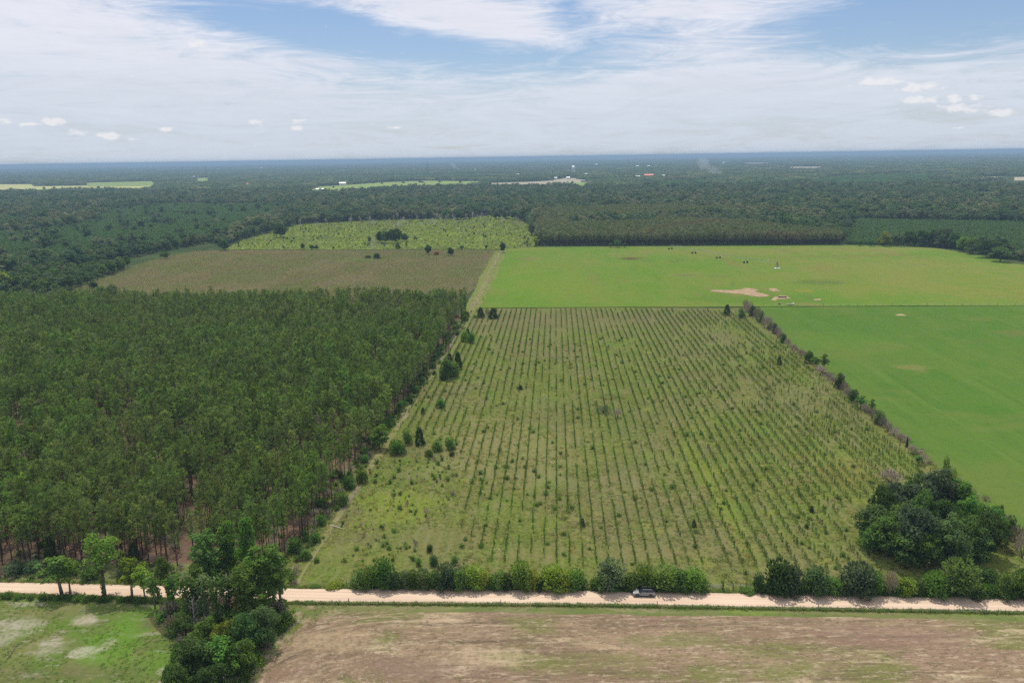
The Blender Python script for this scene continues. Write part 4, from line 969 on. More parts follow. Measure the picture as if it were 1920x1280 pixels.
P = grid(wood_poly, 8.4, 8.4, .45); P = P[in_view(P, .13, 8)]
P = outside(P, [block2, standB, edge] + far_polys); P = P[~(inside(P, standA) & (rng.random(len(P)) > .035))]
P = P[P[:, 1] < 2700]
Q = grid(strip2, 7.0, 7.0, .4); P = np.concatenate([P, Q])
sz = vnoise(P[:, 0] / 60, P[:, 1] / 60, 21)
s = (.58 + .60 * rng.random(len(P)) ** 1.5 + .36 * sz + .62 * (rng.random(len(P)) < .10))
scatter('woods', P, s * (.95 + .35 * rng.random(len(P))), s * .9, K['wood'], 'mixed hardwood forest beyond the fields')

P = grid(edge, 8.2, 8.2, .36); P = P[in_view(P, .1, 5)]
for i, p in enumerate(P[np.argsort(np.hypot(*P.T))][:230]):
    s = .6 + .5 * rng.random()
    grow(K['wood'][i % 7], 'hardwood_tree', (p[0], p[1], 0), s * (1 + .2 * rng.random()), s * .92, 'leafy hardwood in the dark tree line along the left side of the brown field', 'tree', 'hardwoods lining the left side of the brown field', M[['oak', 'wood', 'mid', 'wood', 'oak', 'wood'][i % 6]])

# patches of forest towards the horizon
def patch(seed, Rr, n, h, size, q, mat):
    g = np.random.default_rng(seed); G = Geo()
    a = g.random(n) * 2 * PI; r = Rr * np.sqrt(g.random(n))
    for k in range(n):
        hh = h * (.6 + .55 * g.random()); w = h * .36 * (.7 + .6 * g.random())
        d = ball(g, q); d[:, 2] = np.abs(d[:, 2]) * 1.1 - .25
        C = np.array([r[k] * math.cos(a[k]), r[k] * math.sin(a[k]), hh - w * .8]) + d * [w, w, w * .9]
        t = np.clip(g.random() + .2 * (g.random(len(d)) - .5), 0, 1)
        G.quads(C, d + g.normal(size=d.shape) * .4 + [0, 0, .3], size * (.7 + .6 * g.random(len(d))), .9, t, 0, g)
    return dict(H=h, R=Rr, crown=G.mesh('forest_patch', mat))
PW = [patch(200 + i, 34, 46, 13, 3.4, 16, M['wood']) for i in range(5)]
PB = [patch(210 + i, 85, 190, 13, 5.5, 9, M['wood']) for i in range(4)]
PP = [patch(220 + i, 34, 120, 7, 2.4, 8, M['stand']) for i in range(3)]
def ring(v0, v1, step):
    W = .76 * v1; xx, yy = np.meshgrid(np.arange(-W, W, step), np.arange(v0, v1, step)); P = np.stack([xx.ravel(), yy.ravel()], 1) + rng.normal(size=(xx.size, 2)) * step * .3
    return P[in_view(P, .1, 5)]
low = [region([(1440, 356), (1560, 332), (1700, 326), (1760, 330), (1750, 352), (1600, 358)]), region([(1190, 352), (1215, 340), (1330, 338), (1345, 350), (1280, 356)]), region([(640, 330), (900, 322), (1000, 326), (800, 336)])]
def clear(P, b):
    k = np.ones(len(P), bool)
    for dx, dy in ((0, 0), (b, 0), (-b, 0), (0, b * 2.0), (0, -b * 2.0)):
        for q in far_polys: k &= ~inside(P + [dx, dy], q)
    return P[k]
P = clear(ring(2650, 5200, 50), 26)
lo = np.zeros(len(P), bool)
for q in low: lo |= inside(P, q)
s = .85 + .4 * rng.random(len(P)); scatter('far_woods', P[~lo], s[~lo], s[~lo] * (.8 + .35 * vnoise(P[~lo][:, 0] / 150, P[~lo][:, 1] / 150, 3)), PW, 'forest in the distance')
scatter('far_young_stands', P[lo], 1.0, .9, PP, 'low even stands of young pine in the distance')
P = clear(ring(5200, 17000, 118), 70)
s = .9 + .4 * rng.random(len(P)); hz = np.where(np.hypot(*P.T) < 9000, 0, 1)
z = np.array([0 if h == 0 else min(1, (math.hypot(x, y) - 9000) / 9000) * 8 * float(vnoise(x / 5200 + 40, y / 5200 + 11, 4)) ** 1.5 for (x, y), h in zip(P, hz)])
scatter('horizon_woods', np.column_stack([P, z - .5]), s, s * (.8 + .4 * vnoise(P[:, 0] / 600, P[:, 1] / 600, 3)), PB, 'forest reaching to the horizon')

# single trees one can tell apart out there
DG = 'trees on the far edge of the upper pasture'
for i, (x, ft, tp, w, lf, lb) in enumerate([
 (1612, 461, 449, 14, 'mid', 'small bush-like tree at the far edge of the pasture, left of the pale pair'),
 (1632, 461.5, 450, 16, 'mid', 'second small tree at the far pasture edge'),
 (1657, 461.5, 434, 28, 'yellow', 'pale sparse tree, left one of the pale pair behind the pasture'),
 (1680, 461.5, 437, 24, 'blue', 'pale sparse tree, right one of the pale pair behind the pasture'),
 (1703, 461.5, 433, 28, 'oak', 'dark tree right after the pale pair behind the pasture'),
 (1727, 461.5, 431, 32, 'oak', 'second dark broad tree behind the pasture'),
 (1750, 462, 430, 26, 'oak', 'dark upright tree left of the tall pale-green one'),
 (1770, 463, 428, 38, 'blue', 'tall grey-green tree at the bend of the far pasture edge'),
 (1790, 466, 436, 28, 'oak', 'dark tree right of the tall grey-green one'),
 (1806, 472, 444, 32, 'mid', 'mid green tree down the right pasture edge'),
 (1824, 476, 446, 36, 'mid', 'broad lighter tree down the right pasture edge'),
 (1856, 483, 450, 52, 'oak', 'largest round dark tree at the right end of the pasture'),
 (1875, 491, 463, 46, 'oak', 'rounded tree in front of the largest dark one at the right end')]):
    by_photo('oak', i, 'edge_tree', x, ft, tp, w, lb, 'tree', DG, lf)
CG = 'trees in and around the clearing'
for i, (kd, x, ft, tp, w, lf, lb) in enumerate([
 ('oak', 943, 474, 454, 15, 'oak', 'lone dark tree where track, clearing and pasture meet'),
 ('oak', 712, 456, 434, 18, 'oak', 'left tree of the dark clump in the clearing'), ('oak', 722, 457, 432, 18, 'mid', 'second tree of the dark clump in the clearing'),
 ('oak', 735, 457, 430, 20, 'oak', 'middle tree of the dark clump in the clearing'), ('oak', 746, 456, 428, 18, 'oak', 'tallest tree of the dark clump in the clearing'),
 ('oak', 758, 453, 438, 18, 'mid', 'right low tree of the dark clump in the clearing'), ('oak', 693, 455, 443, 8, 'oak', 'thin dark tree left of the clump in the clearing'),
 ('oak', 803, 478, 459, 13, 'oak', 'left one of the two round trees at the top of the brown field'), ('oak', 845, 480, 464, 15, 'oak', 'right one of the two round trees at the top of the brown field'),
 ('shrub', 818, 478, 470, 11, 'fade', 'brownish bush between the two round trees at the top of the brown field'),
 ('shrub', 707, 485, 474, 14, 'oak', 'dark bush at the foot of the bare snag in the brown field'), ('shrub', 690, 484, 478, 12, 'mid', 'low bush left of the bare snag in the brown field'),
 ('oak', 568, 468, 456, 10, 'oak', 'small dark tree at the left of the clearing\'s lower edge'), ('oak', 585, 468, 459, 10, 'mid', 'second small tree on the clearing\'s lower edge'),
 ('oak', 594, 468, 459, 7, 'oak', 'third small narrow tree on the clearing\'s lower edge'), ('cedar', 746, 466, 455, 8, 'mid', 'pointed green tree on the clearing\'s lower edge below the clump'),
 ('oak', 866, 467, 460, 11, 'mid', 'low bush-like tree on the clearing\'s lower edge towards the track'), ('oak', 912, 467, 459, 6, 'oak', 'slim dark tree on the clearing\'s lower edge near the lone tree'),
 ('oak', 420, 470, 450, 22, 'oak', 'dark tree at the left corner between clearing and brown field'), ('oak', 310, 485, 472, 18, 'mid', 'bright round bush on the left rim of the brown field'),
 ('oak', 526, 446, 420, 30, 'oak', 'dark spreading tree on the left rim of the clearing'), ('oak', 500, 438, 420, 22, 'oak', 'dark tree behind the left rim of the clearing'),
 ('oak', 930, 411, 395, 20, 'oak', 'first of four dark round trees behind the clearing'), ('oak', 947, 411, 396, 18, 'oak', 'second of four dark round trees behind the clearing'),
 ('oak', 965, 412, 394, 20, 'oak', 'third of four dark round trees behind the clearing'), ('oak', 984, 414, 396, 18, 'oak', 'fourth of four dark round trees behind the clearing'),
 ('oak', 996, 442, 419, 14, 'oak', 'dark tree at the corner of the far pine block and clearing'), ('light', 1003, 462, 443, 15, 'yellow', 'pale yellowish tree at the front corner of the far pine block'),
 ('oak', 1145, 464, 455, 10, 'oak', 'left dark bush before the far pine block'), ('oak', 1158, 464, 450, 16, 'mid', 'green bush before the far pine block'), ('oak', 1172, 464, 455, 10, 'oak', 'right dark bush before the far pine block'),
 ('oak', 838, 411, 394, 26, 'oak', 'left tree of the big dark group behind the clearing'), ('oak', 858, 412, 392, 28, 'oak', 'middle tree of the big dark group behind the clearing'), ('oak', 875, 411, 393, 26, 'oak', 'right tree of the big dark group behind the clearing'),
 ('oak', 175, 541, 528, 20, 'oak', 'small dark tree on the lower left tip of the brown field'), ('oak', 190, 556, 536, 26, 'mid', 'left one of the two broad trees above the pines'), ('oak', 212, 557, 533, 30, 'oak', 'right one of the two broad trees above the pines'),
 ('light', 10, 545, 508, 24, 'yellow', 'pale green tree at the left picture edge above the pines')]):
    nm = {'oak': 'field_tree', 'shrub': 'far_bush', 'cedar': 'pointed_tree', 'light': 'pale_tree'}[kd]
    by_photo(kd, i, nm, x, ft, tp, w, lb, 'bush' if kd == 'shrub' else 'tree', CG, lf)
by_photo('dead', 1, 'dead_tree', 701, 484, 444, 22, 'bare grey snag above the dark bush in the brown field', 'dead tree')
# stems and bushes left standing in the clearing, and the replanted seedlings
P = grid(clear_poly, 8, 8, .5, .75); s = .16 + .55 * rng.random(len(P)) ** 3
scatter('clearing_brush', P, s * .8, s, K['shrub'][:3] + K['twigs'], 'bushes and stems left standing in the clearing')
P = grid(clear_poly, 3.2, 3.2, .5, .8); s = .6 + .7 * rng.random(len(P))
scatter('clearing_regrowth_weeds', P, s * 1.3, s, [tuft(170, 1.4, .8, 24, M['yellow'], .14), tuft(171, 1.2, .8, 24, M['weed'], .14)], 'yellow-green regrowth covering the clearing')
P = grid(region([(560, 424), (740, 412), (1000, 410), (1000, 430), (760, 432), (560, 432)]), 16, 16, .5, .6); s = .7 + .5 * rng.random(len(P))
scatter('clearing_dead_stems', P, s, s, K['dead'] + K['twigs'], 'grey dead stems at the back of the clearing')
P = grid(brown_poly, 3.3, 2.4, .25, .93, ju=.05); P = P[in_view(P)]
s = .7 + .5 * rng.random(len(P)); scatter('replanted_seedlings', P, s * 1.2, s * .9, [sapling(180 + i, 1.3, .5, 26, M['weed']) for i in range(3)], 'rows of small seedlings on the brown field')
P = grid(strip(trk[4:], 12), 2.2, 2.2, .5, .6); s = .4 + .5 * rng.random(len(P))
scatter('track_weeds', P, s * 1.1, s, WT, 'weeds along the upper track')
P = grid(region([(545, 1130), (640, 1141), (600, 1160), (530, 1220), (440, 1400), (420, 1400), (500, 1200)]), .8, .8, .5, .6); s = .2 + .3 * rng.random(len(P))
scatter('headland_grass_tufts', P, s * 1.5, s, WT + GT[:1], 'dry and green grass on the rim of the ploughed field')
for i, (x, ft, tp, w) in enumerate([(625, 352.5, 349, 5), (618, 357, 353.5, 4), (632, 357, 354, 4), (640, 357.5, 354, 5), (700, 344.5, 341.5, 6), (716, 345, 341.5, 6), (756, 344, 340.5, 8), (788, 343, 339, 7), (793, 343.5, 340, 6), (824, 342.5, 339, 7), (863, 343.5, 339.5, 7), (21, 356, 352, 7), (83, 355.5, 350.5, 7), (102, 355, 350, 6), (150, 355, 350, 7), (185, 354, 349, 7), (197, 353.5, 350, 5)]):
    by_photo('oak', i, 'pasture_tree', x, ft, tp, w, 'tiny round tree standing in the distant green pasture' if i < 11 else 'tiny dark tree in front of the distant straw-coloured field', 'tree', 'trees on the distant green pasture' if i < 11 else 'trees before the distant straw field', 'oak')
# ================================================================ parked car
M['paint'] = plain('silver_white_paint', (.21, .207, .205), .4, .15, .5, .6, .03)
M['blackp'] = plain('gloss_black_paint', (.012, .012, .014), .2, 0, .5, .6, 0)
M['glass'] = plain('tinted_window', (.012, .016, .02), .06, 0, .6, 0, 0)
M['rubber'] = plain('tyre_rubber', (.02, .02, .02), .85, 0, .2, 0, .1)
M['rim'] = plain('dark_alloy', (.10, .10, .11), .35, .8, .5, 0, 0)
M['clad'] = plain('dark_cladding', (.03, .03, .032), .6, 0, .3, 0, 0)
M['lamp'] = plain('clear_lamp', (.75, .76, .78), .1, 0, .6, 0, 0)
M['red'] = plain('red_lamp', (.35, .012, .012), .2, 0, .5, 0, 0)
M['galv'] = plain('galvanised_steel', (.42, .43, .43), .5, .5, .4, 0, .1)
M['dull'] = plain('dull_weathered_zinc', (.19, .20, .18), .7, .2, .3, 0, .1)
M['rust'] = plain('weathered_steel_post', (.09, .075, .06), .8, .2, .3, 0, .3)
M['post'] = plain('weathered_wood_post', (.13, .105, .08), .9, 0, .1, 0, .35)
M['white'] = plain('white_enamel', (.55, .56, .58), .5, 0, .3, 0, .05)
M['bwhite'] = plain('white_tank_paint', (.82, .82, .82), .5, 0, .3, 0, 0)
M['tin'] = plain('pale_sheet_metal', (.36, .36, .355), .5, .2, .4, 0, .08)
M['brick'] = plain('red_brick', (.34, .13, .09), .9, 0, .1, 0, .2)
M['redroof'] = plain('red_sheet_roof', (.50, .13, .09), .6, 0, .3, 0, .1)
M['greyroof'] = plain('grey_shingle_roof', (.20, .19, .18), .9, 0, .1, 0, .2)
M['wall'] = plain('cream_siding', (.38, .355, .30), .8, 0, .2, 0, .08)
M['dark'] = plain('dark_opening', (.02, .02, .022), .5, 0, .3, 0, 0)

def slab(profile, w0, w1, bev, name, mat, parent, top=None):
    """side outline (x, z) swept across the width; narrower towards the top by `top`"""
    bm = bmesh.new(); n = len(profile)
    def Y(z, s): return s * (w0 if top is None else w0 + (w1 - w0) * min(1, max(0, (z - top[0]) / (top[1] - top[0]))))
    L = [bm.verts.new((x, Y(z, -1), z)) for x, z in profile]; Rr = [bm.verts.new((x, Y(z, 1), z)) for x, z in profile]
    bm.faces.new(L); bm.faces.new(Rr[::-1])
    for i in range(n): bm.faces.new((L[i], Rr[i], Rr[(i + 1) % n], L[(i + 1) % n]))
    bmesh.ops.recalc_face_normals(bm, faces=bm.faces)
    if bev: bmesh.ops.bevel(bm, geom=list(bm.edges), offset=bev, segments=2, affect='EDGES', profile=.6)
    me = bpy.data.meshes.new(name); bm.to_mesh(me); bm.free(); me.materials.append(mat)
    return link(name, me, parent)
def part(name, mat, parent, fn):
    G = Geo(); fn(G); return link(name, G.mesh(name, mat), parent)
def wheel_mesh(r, w):
    T = Geo(); k = 22; prof = [(r * .66, -w), (r * .93, -w), (r, -w * .7), (r, w * .7), (r * .93, w), (r * .66, w)]
    V, Fa = [], []
    for i in range(k):
        a = i / k * 2 * PI
        for rr, y in prof: V.append((rr * math.cos(a), y, rr * math.sin(a)))
    m = len(prof)
    for i in range(k):
        for j in range(m): Fa.append((i * m + j, i * m + (j + 1) % m, ((i + 1) % k) * m + (j + 1) % m, ((i + 1) % k) * m + j))
    T.add(V, Fa); R_ = Geo()
    R_.tube([(0, -w * .8, 0), (0, -w * .1, 0)], [r * .16, r * .16], 10)
    for q in range(5):
        a = q / 5 * 2 * PI; R_.tube([(0, -w * .7, 0), (r * .64 * math.cos(a), -w * .6, r * .64 * math.sin(a))], [.055, .05], 4)
    ring = [(r * .64 * math.cos(i / 16 * 2 * PI), -w * .6, r * .64 * math.sin(i / 16 * 2 * PI)) for i in range(17)]
    R_.tube(ring, [.035] * 17, 4); R_.tube([(0, w * .2, 0), (0, w * .3, 0)], [r * .64, r * .64], 16)
    return T.mesh('tyre', M['rubber'], True), R_.mesh('rim', M['rim'])

cp = at(1208, 1119.3); road_ang = -math.radians(3.4)
car = empty('parked_car', (cp[0], cp[1] + .9, .055), road_ang); car.scale = (1.04, 1.04, 1.04)
tag(car, 'silver-white estate car with black roof parked facing left on the dirt road', 'car')
body = slab([(-2.36, .42), (-2.42, .62), (-2.38, .86), (-2.2, 1.0), (-1.15, 1.10), (2.32, 1.14), (2.43, .95), (2.44, .6), (2.36, .42)], .95, .90, .05, 'body', M['paint'], car, (.6, 1.15))
slab([(-2.34, .24), (-2.40, .44), (2.40, .44), (2.34, .24)], .955, .955, .02, 'sill_cladding', M['clad'], car)
slab([(-1.18, 1.09), (-.42, 1.60), (1.95, 1.62), (2.36, 1.12)], .885, .68, .03, 'window_glass', M['glass'], car, (1.09, 1.62))
slab([(-.52, 1.585), (-.40, 1.66), (1.3, 1.70), (2.02, 1.655), (2.02, 1.60)], .70, .66, .03, 'roof', M['blackp'], car, (1.58, 1.7))
for sgn in (-1, 1):
    part('roof_rail', M['galv'], car, lambda G: G.tube([(-.3, .6 * sgn, 1.69), (-.2, .6 * sgn, 1.75), (1.6, .6 * sgn, 1.75), (1.75, .6 * sgn, 1.68)], [.022] * 4, 5))
    part('pillar', M['blackp'], car, lambda G: G.tube([(.55, .895 * sgn, 1.1), (.6, .71 * sgn, 1.6)], [.05, .045], 4))
    part('pillar', M['blackp'], car, lambda G: G.tube([(1.55, .895 * sgn, 1.1), (1.5, .71 * sgn, 1.6)], [.07, .06], 4))
    mr = part('mirror', M['blackp'], car, lambda G: G.box((-.86, min(.9 * sgn, 1.12 * sgn), 1.06), (-.66, max(.9 * sgn, 1.12 * sgn), 1.22)))
    part('headlight', M['lamp'], car, lambda G: G.box((-2.36, min(.5 * sgn, .86 * sgn), .80), (-2.16, max(.5 * sgn, .86 * sgn), .975)))
    part('tail_light', M['red'], car, lambda G: G.box((2.30, min(.58 * sgn, .895 * sgn), .86), (2.45, max(.58 * sgn, .895 * sgn), 1.05)))
    for x in (-.3, .75):
        dr = part('door', M['paint'], car, lambda G: G.box((x - .5, min(.945 * sgn, .962 * sgn), .47), (x + .5, max(.945 * sgn, .962 * sgn), .84)))
        link('handle', Geo().box((x + .25, min(.93 * sgn, .985 * sgn), .93), (x + .45, max(.93 * sgn, .985 * sgn), .965)).mesh('handle', M['clad']), dr)
part('grille', M['clad'], car, lambda G: G.box((-2.45, -.55, .52), (-2.38, .55, .80)))
part('windscreen', M['glass'], car, lambda G: G.add([(-1.17, -.80, 1.125), (-1.17, .80, 1.125), (-.45, .64, 1.615), (-.45, -.64, 1.615)], [(0, 1, 2, 3)]))
ty, rm = wheel_mesh(.37, .13)
for sx in (-1.47, 1.42):
    for sgn in (-1, 1):
        w = link('wheel', ty, car, (sx, .86 * sgn, .37)); w.rotation_euler = (0, 0, 0 if sgn < 0 else PI)
        link('rim', rm, w)
        part('wheel_arch', M['clad'], car, lambda G: G.tube([(sx + .43 * math.cos(a), .935 * sgn, .37 + .43 * math.sin(a)) for a in np.linspace(0.05, PI - .05, 9)], [.05] * 9, 4))

# ================================================================ fences, gate, sign
def fence(name, pts, spacing, h, label, wood_every=9, wires=(.45, .8, 1.1), th=.05):
    f = empty(name, tuple(pts[0])); tag(f, label, 'fence'); base = np.array(pts[0]); W = Geo()
    L = []
    for a, b in zip(pts[:-1], pts[1:]):
        n = max(1, int(round(np.linalg.norm(np.array(b) - a) / spacing)))
        L += [np.array(a) + (np.array(b) - a) * k / n for k in range(n)]
    L.append(np.array(pts[-1]))
    for k, p in enumerate(L[:100]):
        q = p - base; wood = k % wood_every == 3; hh = h * (1.35 if wood else 1.0)
        G = Geo().tube([(q[0], q[1], -.2), (q[0] + .03 * rng.normal(), q[1], hh)], [th * (2.0 if wood else 1), th * (1.8 if wood else .9)], 6)
        link('post', G.mesh('post', M['post'] if wood else M['rust']), f)
    for z in wires: W.tube([tuple((p - base)[:2]) + (z * h / 1.2,) for p in L[:100]], [.012] * len(L[:100]), 3)
    link('wire', W.mesh('wire', M['galv']), f); return f
def along(tab, xs, dy): return [at(x, np.interp(x, [a for a, b in tab], [b for a, b in tab]) + dy) for x in xs]
fence('wire_fence', along(ROAD_S, [560, 1100, 1500, 1920, 2080], 3.2), 3.9, 1.15, 'low wire fence on thin posts between dirt road and ploughed field', 9, th=.045)
fence('wire_fence', [at(x, y) for x, y in [(1432, 573.5), (1640, 573.2), (1920, 572.2), (2080, 573)]], 5.5, 1.3, 'wire fence between the upper pasture and the hayfield', 4, th=.07)
fence('wire_fence', along(ROAD_N, [650, 900, 1100, 1312], -8.5), 4.2, 1.2, 'wire fence half hidden in the hedge left of the gate', 6, th=.06)
fence('wire_fence', along(ROAD_N, [1356, 1420], -9.5), 4.2, 1.25, 'short wire fence right of the metal gate', 2, th=.06)
ga, gb = at(1319, 1103.5), at(1351, 1104)
gate = empty('farm_gate', tuple(ga), math.atan2(gb[1] - ga[1], gb[0] - ga[0])); tag(gate, 'grey tubular metal farm gate closed in the hedge gap', 'gate')
gl_ = float(np.linalg.norm(gb - ga))
for z in (.3, .52, .76, 1.0, 1.25): part('rail', M['dull'], gate, lambda G: G.tube([(0.05, 0, z), (gl_ - .05, 0, z)], [.035, .035], 6))
for x in (.05, gl_ / 2, gl_ - .05): part('upright', M['dull'], gate, lambda G: G.tube([(x, 0, .25), (x, 0, 1.28)], [.035, .035], 6))
for (x, y, h, r, lb) in [(1317, 1103.5, 1.5, .09, 'dark post at the left end of the metal farm gate'), (1374, 1105.5, 1.9, .12, 'leaning wooden post, second post right of the gate')]:
    p = at(x, y); G = Geo().tube([(0, 0, -.2), (.03, 0, h * .6), (.06, 0, h)], [r, r * .95, r * .85], 7); o = link('gate_post', G.mesh('gate_post', M['post'], True), None, tuple(p)); tag(o, lb, 'post')
by_photo('vine', 0, 'ivy_covered_post', 1355, 1105.5, 1087, 8, 'ivy-covered post at the right end of the metal gate', 'post', None, 'oak')
sg = empty('roadside_sign', tuple(at(1307, 1107.2)), road_ang); tag(sg, 'small pale shield-shaped sign before the hedge left of the gate', 'sign')
part('post', M['rust'], sg, lambda G: G.tube([(0, 0, -.1), (0, 0, 1.9)], [.04, .04], 6))
part('sign_plate', M['white'], sg, lambda G: G.add([(x, y, z) for y in (-.06, -.045) for x, z in ((-.26, 1.95), (.26, 1.95), (.3, 1.6), (.16, 1.2), (-.16, 1.2), (-.3, 1.6))],
     [(0, 1, 2, 3, 4, 5), (11, 10, 9, 8, 7, 6)] + [(i, (i + 1) % 6, 6 + (i + 1) % 6, 6 + i) for i in range(6)]))
# fallen pale log at the lower pine edge, fence rail in the weeds
for (a, b, r, lb) in [((618, 985), (646, 994), .13, 'pale fallen trunk lying at the lower pine edge'), ((1748, 1000), (1762, 985), .12, 'bleached fallen limb leaning in the oak clump'), ((12, 1237), (32, 1210), .07, 'grey fallen branch in the lower left meadow')]:
    p, q = at(*a), at(*b); zz = 5.5 if 'clump' in lb else .12
    G = Geo().tube([(0, 0, zz), tuple((q - p) * .5 + [0, 0, zz + .25]), tuple(q - p + np.array([0, 0, zz + .3]))], [r, r * .8, r * .4], 6)
    for k in (.4, .6, .8): G.tube([tuple((q - p) * k + [0, 0, zz + .2]), tuple((q - p) * k + np.array([.8, .9 * (-1) ** int(k * 10), zz + .9]))], [r * .5, r * .15], 4)
    tag(link('fallen_branch', G.mesh('fallen_branch', M['greybark'] if 'meadow' in lb else M['deadwood'], True), None, tuple(p)), lb, 'log')

# ================================================================ irrigation pivot, trough, trailer in the upper pasture
c0 = at(1457, 503); tw = [at(1398, 493.2), at(1347, 484.6), at(1301, 475.6), at(1257, 467.5)]
pv = empty('irrigation_pivot', tuple(c0)); tag(pv, 'long centre-pivot irrigation pipe on wheeled towers crossing the upper pasture', 'irrigation')
part('concrete_pad', M['white'], pv, lambda G: G.box((-2.4, -1.6, 0), (2.4, 1.6, .3)))
part('pivot_post', M['dull'], pv, lambda G: [G.tube([(sx, sy, .3), (sx * .2, sy * .2, 5.2)], [.16, .12], 5) for sx in (-1.3, 1.3) for sy in (-1.3, 1.3)] + [G.tube([(0, 0, .3), (0, 0, 6.4)], [.3, .25], 8)])
prev = np.array([0, 0, 5.0])
wt_, wr_ = wheel_mesh(.95, .32)
for p in tw:
    q = p - c0; top = q + [0, 0, 4.6]; d = (q - prev) * [1, 1, 0]; d /= np.linalg.norm(d); n = np.array([-d[1], d[0], 0])
    mid = [prev + (top - prev) * k + [0, 0, .9 * math.sin(PI * k)] for k in np.linspace(0, 1, 9)]
    def span(G, mid=mid, prev=prev, top=top, n=n):
        G.tube(mid, [.13] * 9, 6)
        for s_ in (-.7, .7):
            G.tube([prev] + [prev + (top - prev) * k + n * s_ + [0, 0, -.9 + .4 * math.sin(PI * k)] for k in (.2, .5, .8)] + [top], [.05] * 5, 4)
            for k in (.2, .35, .5, .65, .8): G.tube([prev + (top - prev) * k + [0, 0, .9 * math.sin(PI * k)], prev + (top - prev) * k + n * s_ + [0, 0, -.75]], [.04, .04], 4)
    part('span_pipe', M['dull'], pv, span)
    tower = part('tower', M['dull'], pv, lambda G: [G.tube([top, q + n * sy * 1.9 + [0, 0, 1.0]], [.11, .11], 5) for sy in (-1, 1)] + [G.tube([q - n * 2.1 + [0, 0, 1.0], q + n * 2.1 + [0, 0, 1.0]], [.13, .13], 5)])
    for sy in (-1, 1):
        w = link('wheel', wt_, tower, tuple(q + n * sy * 1.9 + np.array([0, 0, .95]))); w.rotation_euler = (0, 0, math.atan2(n[1], n[0])); link('rim', wr_, w)
    prev = top
def small_box(name, px, py, L, W, Hh, mat, lb, cat, rz=0.0, fn=None):
    p = at(px, py); o = empty(name, tuple(p), rz); tag(o, lb, cat)
    return o
tr_ = small_box('water_trough', 1467, 558, 0, 0, 0, None, 'long black cattle trough on the right sand patch', 'trough', -.22)
part('basin', M['dark'], tr_, lambda G: [G.box((-2.9, -.75, 0), (2.9, -.6, .75)), G.box((-2.9, .6, 0), (2.9, .75, .75)), G.box((-2.9, -.6, 0), (-2.75, .6, .75)), G.box((2.75, -.6, 0), (2.9, .6, .75)), G.box((-2.75, -.6, .05), (2.75, .6, .4))])
ft_ = small_box('flatbed_trailer', 1482, 571.8, 0, 0, 0, None, 'low flat farm trailer with a white drum parked at the pasture fence', 'trailer', -.1)
part('deck', M['greyroof'], ft_, lambda G: G.box((-2.6, -1.0, .62), (2.2, 1.0, .78)))
part('drawbar', M['rust'], ft_, lambda G: G.tube([(-2.5, 0, .65), (-3.7, 0, .5)], [.08, .06], 5))
part('drum', M['white'], ft_, lambda G: G.tube([(2.0, -.5, 1.15), (2.0, .5, 1.15)], [.45, .45], 12))
for sy in (-1, 1):
    w = link('wheel', ty, ft_, (.6, .9 * sy, .37)); link('rim', rm, w)
dk = small_box('mineral_feeder', 1461, 570.6, 0, 0, 0, None, 'small dark feeder standing left of the flat farm trailer', 'feeder')
part('tub', M['dark'], dk, lambda G: G.tube([(0, 0, 0), (0, 0, .5), (0, 0, .55)], [.75, .85, .6], 10)); part('lid', M['rust'], dk, lambda G: G.tube([(0, 0, .75), (0, 0, 1.1)], [.8, .15], 10))

# ================================================================ town on the horizon
def house(px, py, w, d, h, wallm, roofm, lb, cat='building', rz=0.0, flat=False):
    w, d = w * .62, d * .7; h *= .92; p = at(px, py); o = empty('far_building', tuple(p), rz); tag(o, lb, cat, 'far buildings among the woods')
    part('wall', wallm, o, lambda G: G.box((-w / 2, -d / 2, 0), (w / 2, d / 2, h)))
    e = .6; rh = h * .22 if flat else min(d * .32, 5)
    part('roof', roofm, o, lambda G: G.add([(-w / 2 - e, -d / 2 - e, h - .1), (w / 2 + e, -d / 2 - e, h - .1), (w / 2 + e, d / 2 + e, h - .1), (-w / 2 - e, d / 2 + e, h - .1), (-w / 2 - e, 0, h + rh), (w / 2 + e, 0, h + rh)],
         [(0, 1, 5, 4), (2, 3, 4, 5), (1, 2, 5), (3, 0, 4), (3, 2, 1, 0)]))
    n = max(1, int(w / 6))
    for k in range(n): part('window', M['dark'], o, lambda G: G.box((-w / 2 + (k + .35) * w / n, -d / 2 - .08, h * .3), (-w / 2 + (k + .65) * w / n, -d / 2 + .05, h * .7)))
    return o
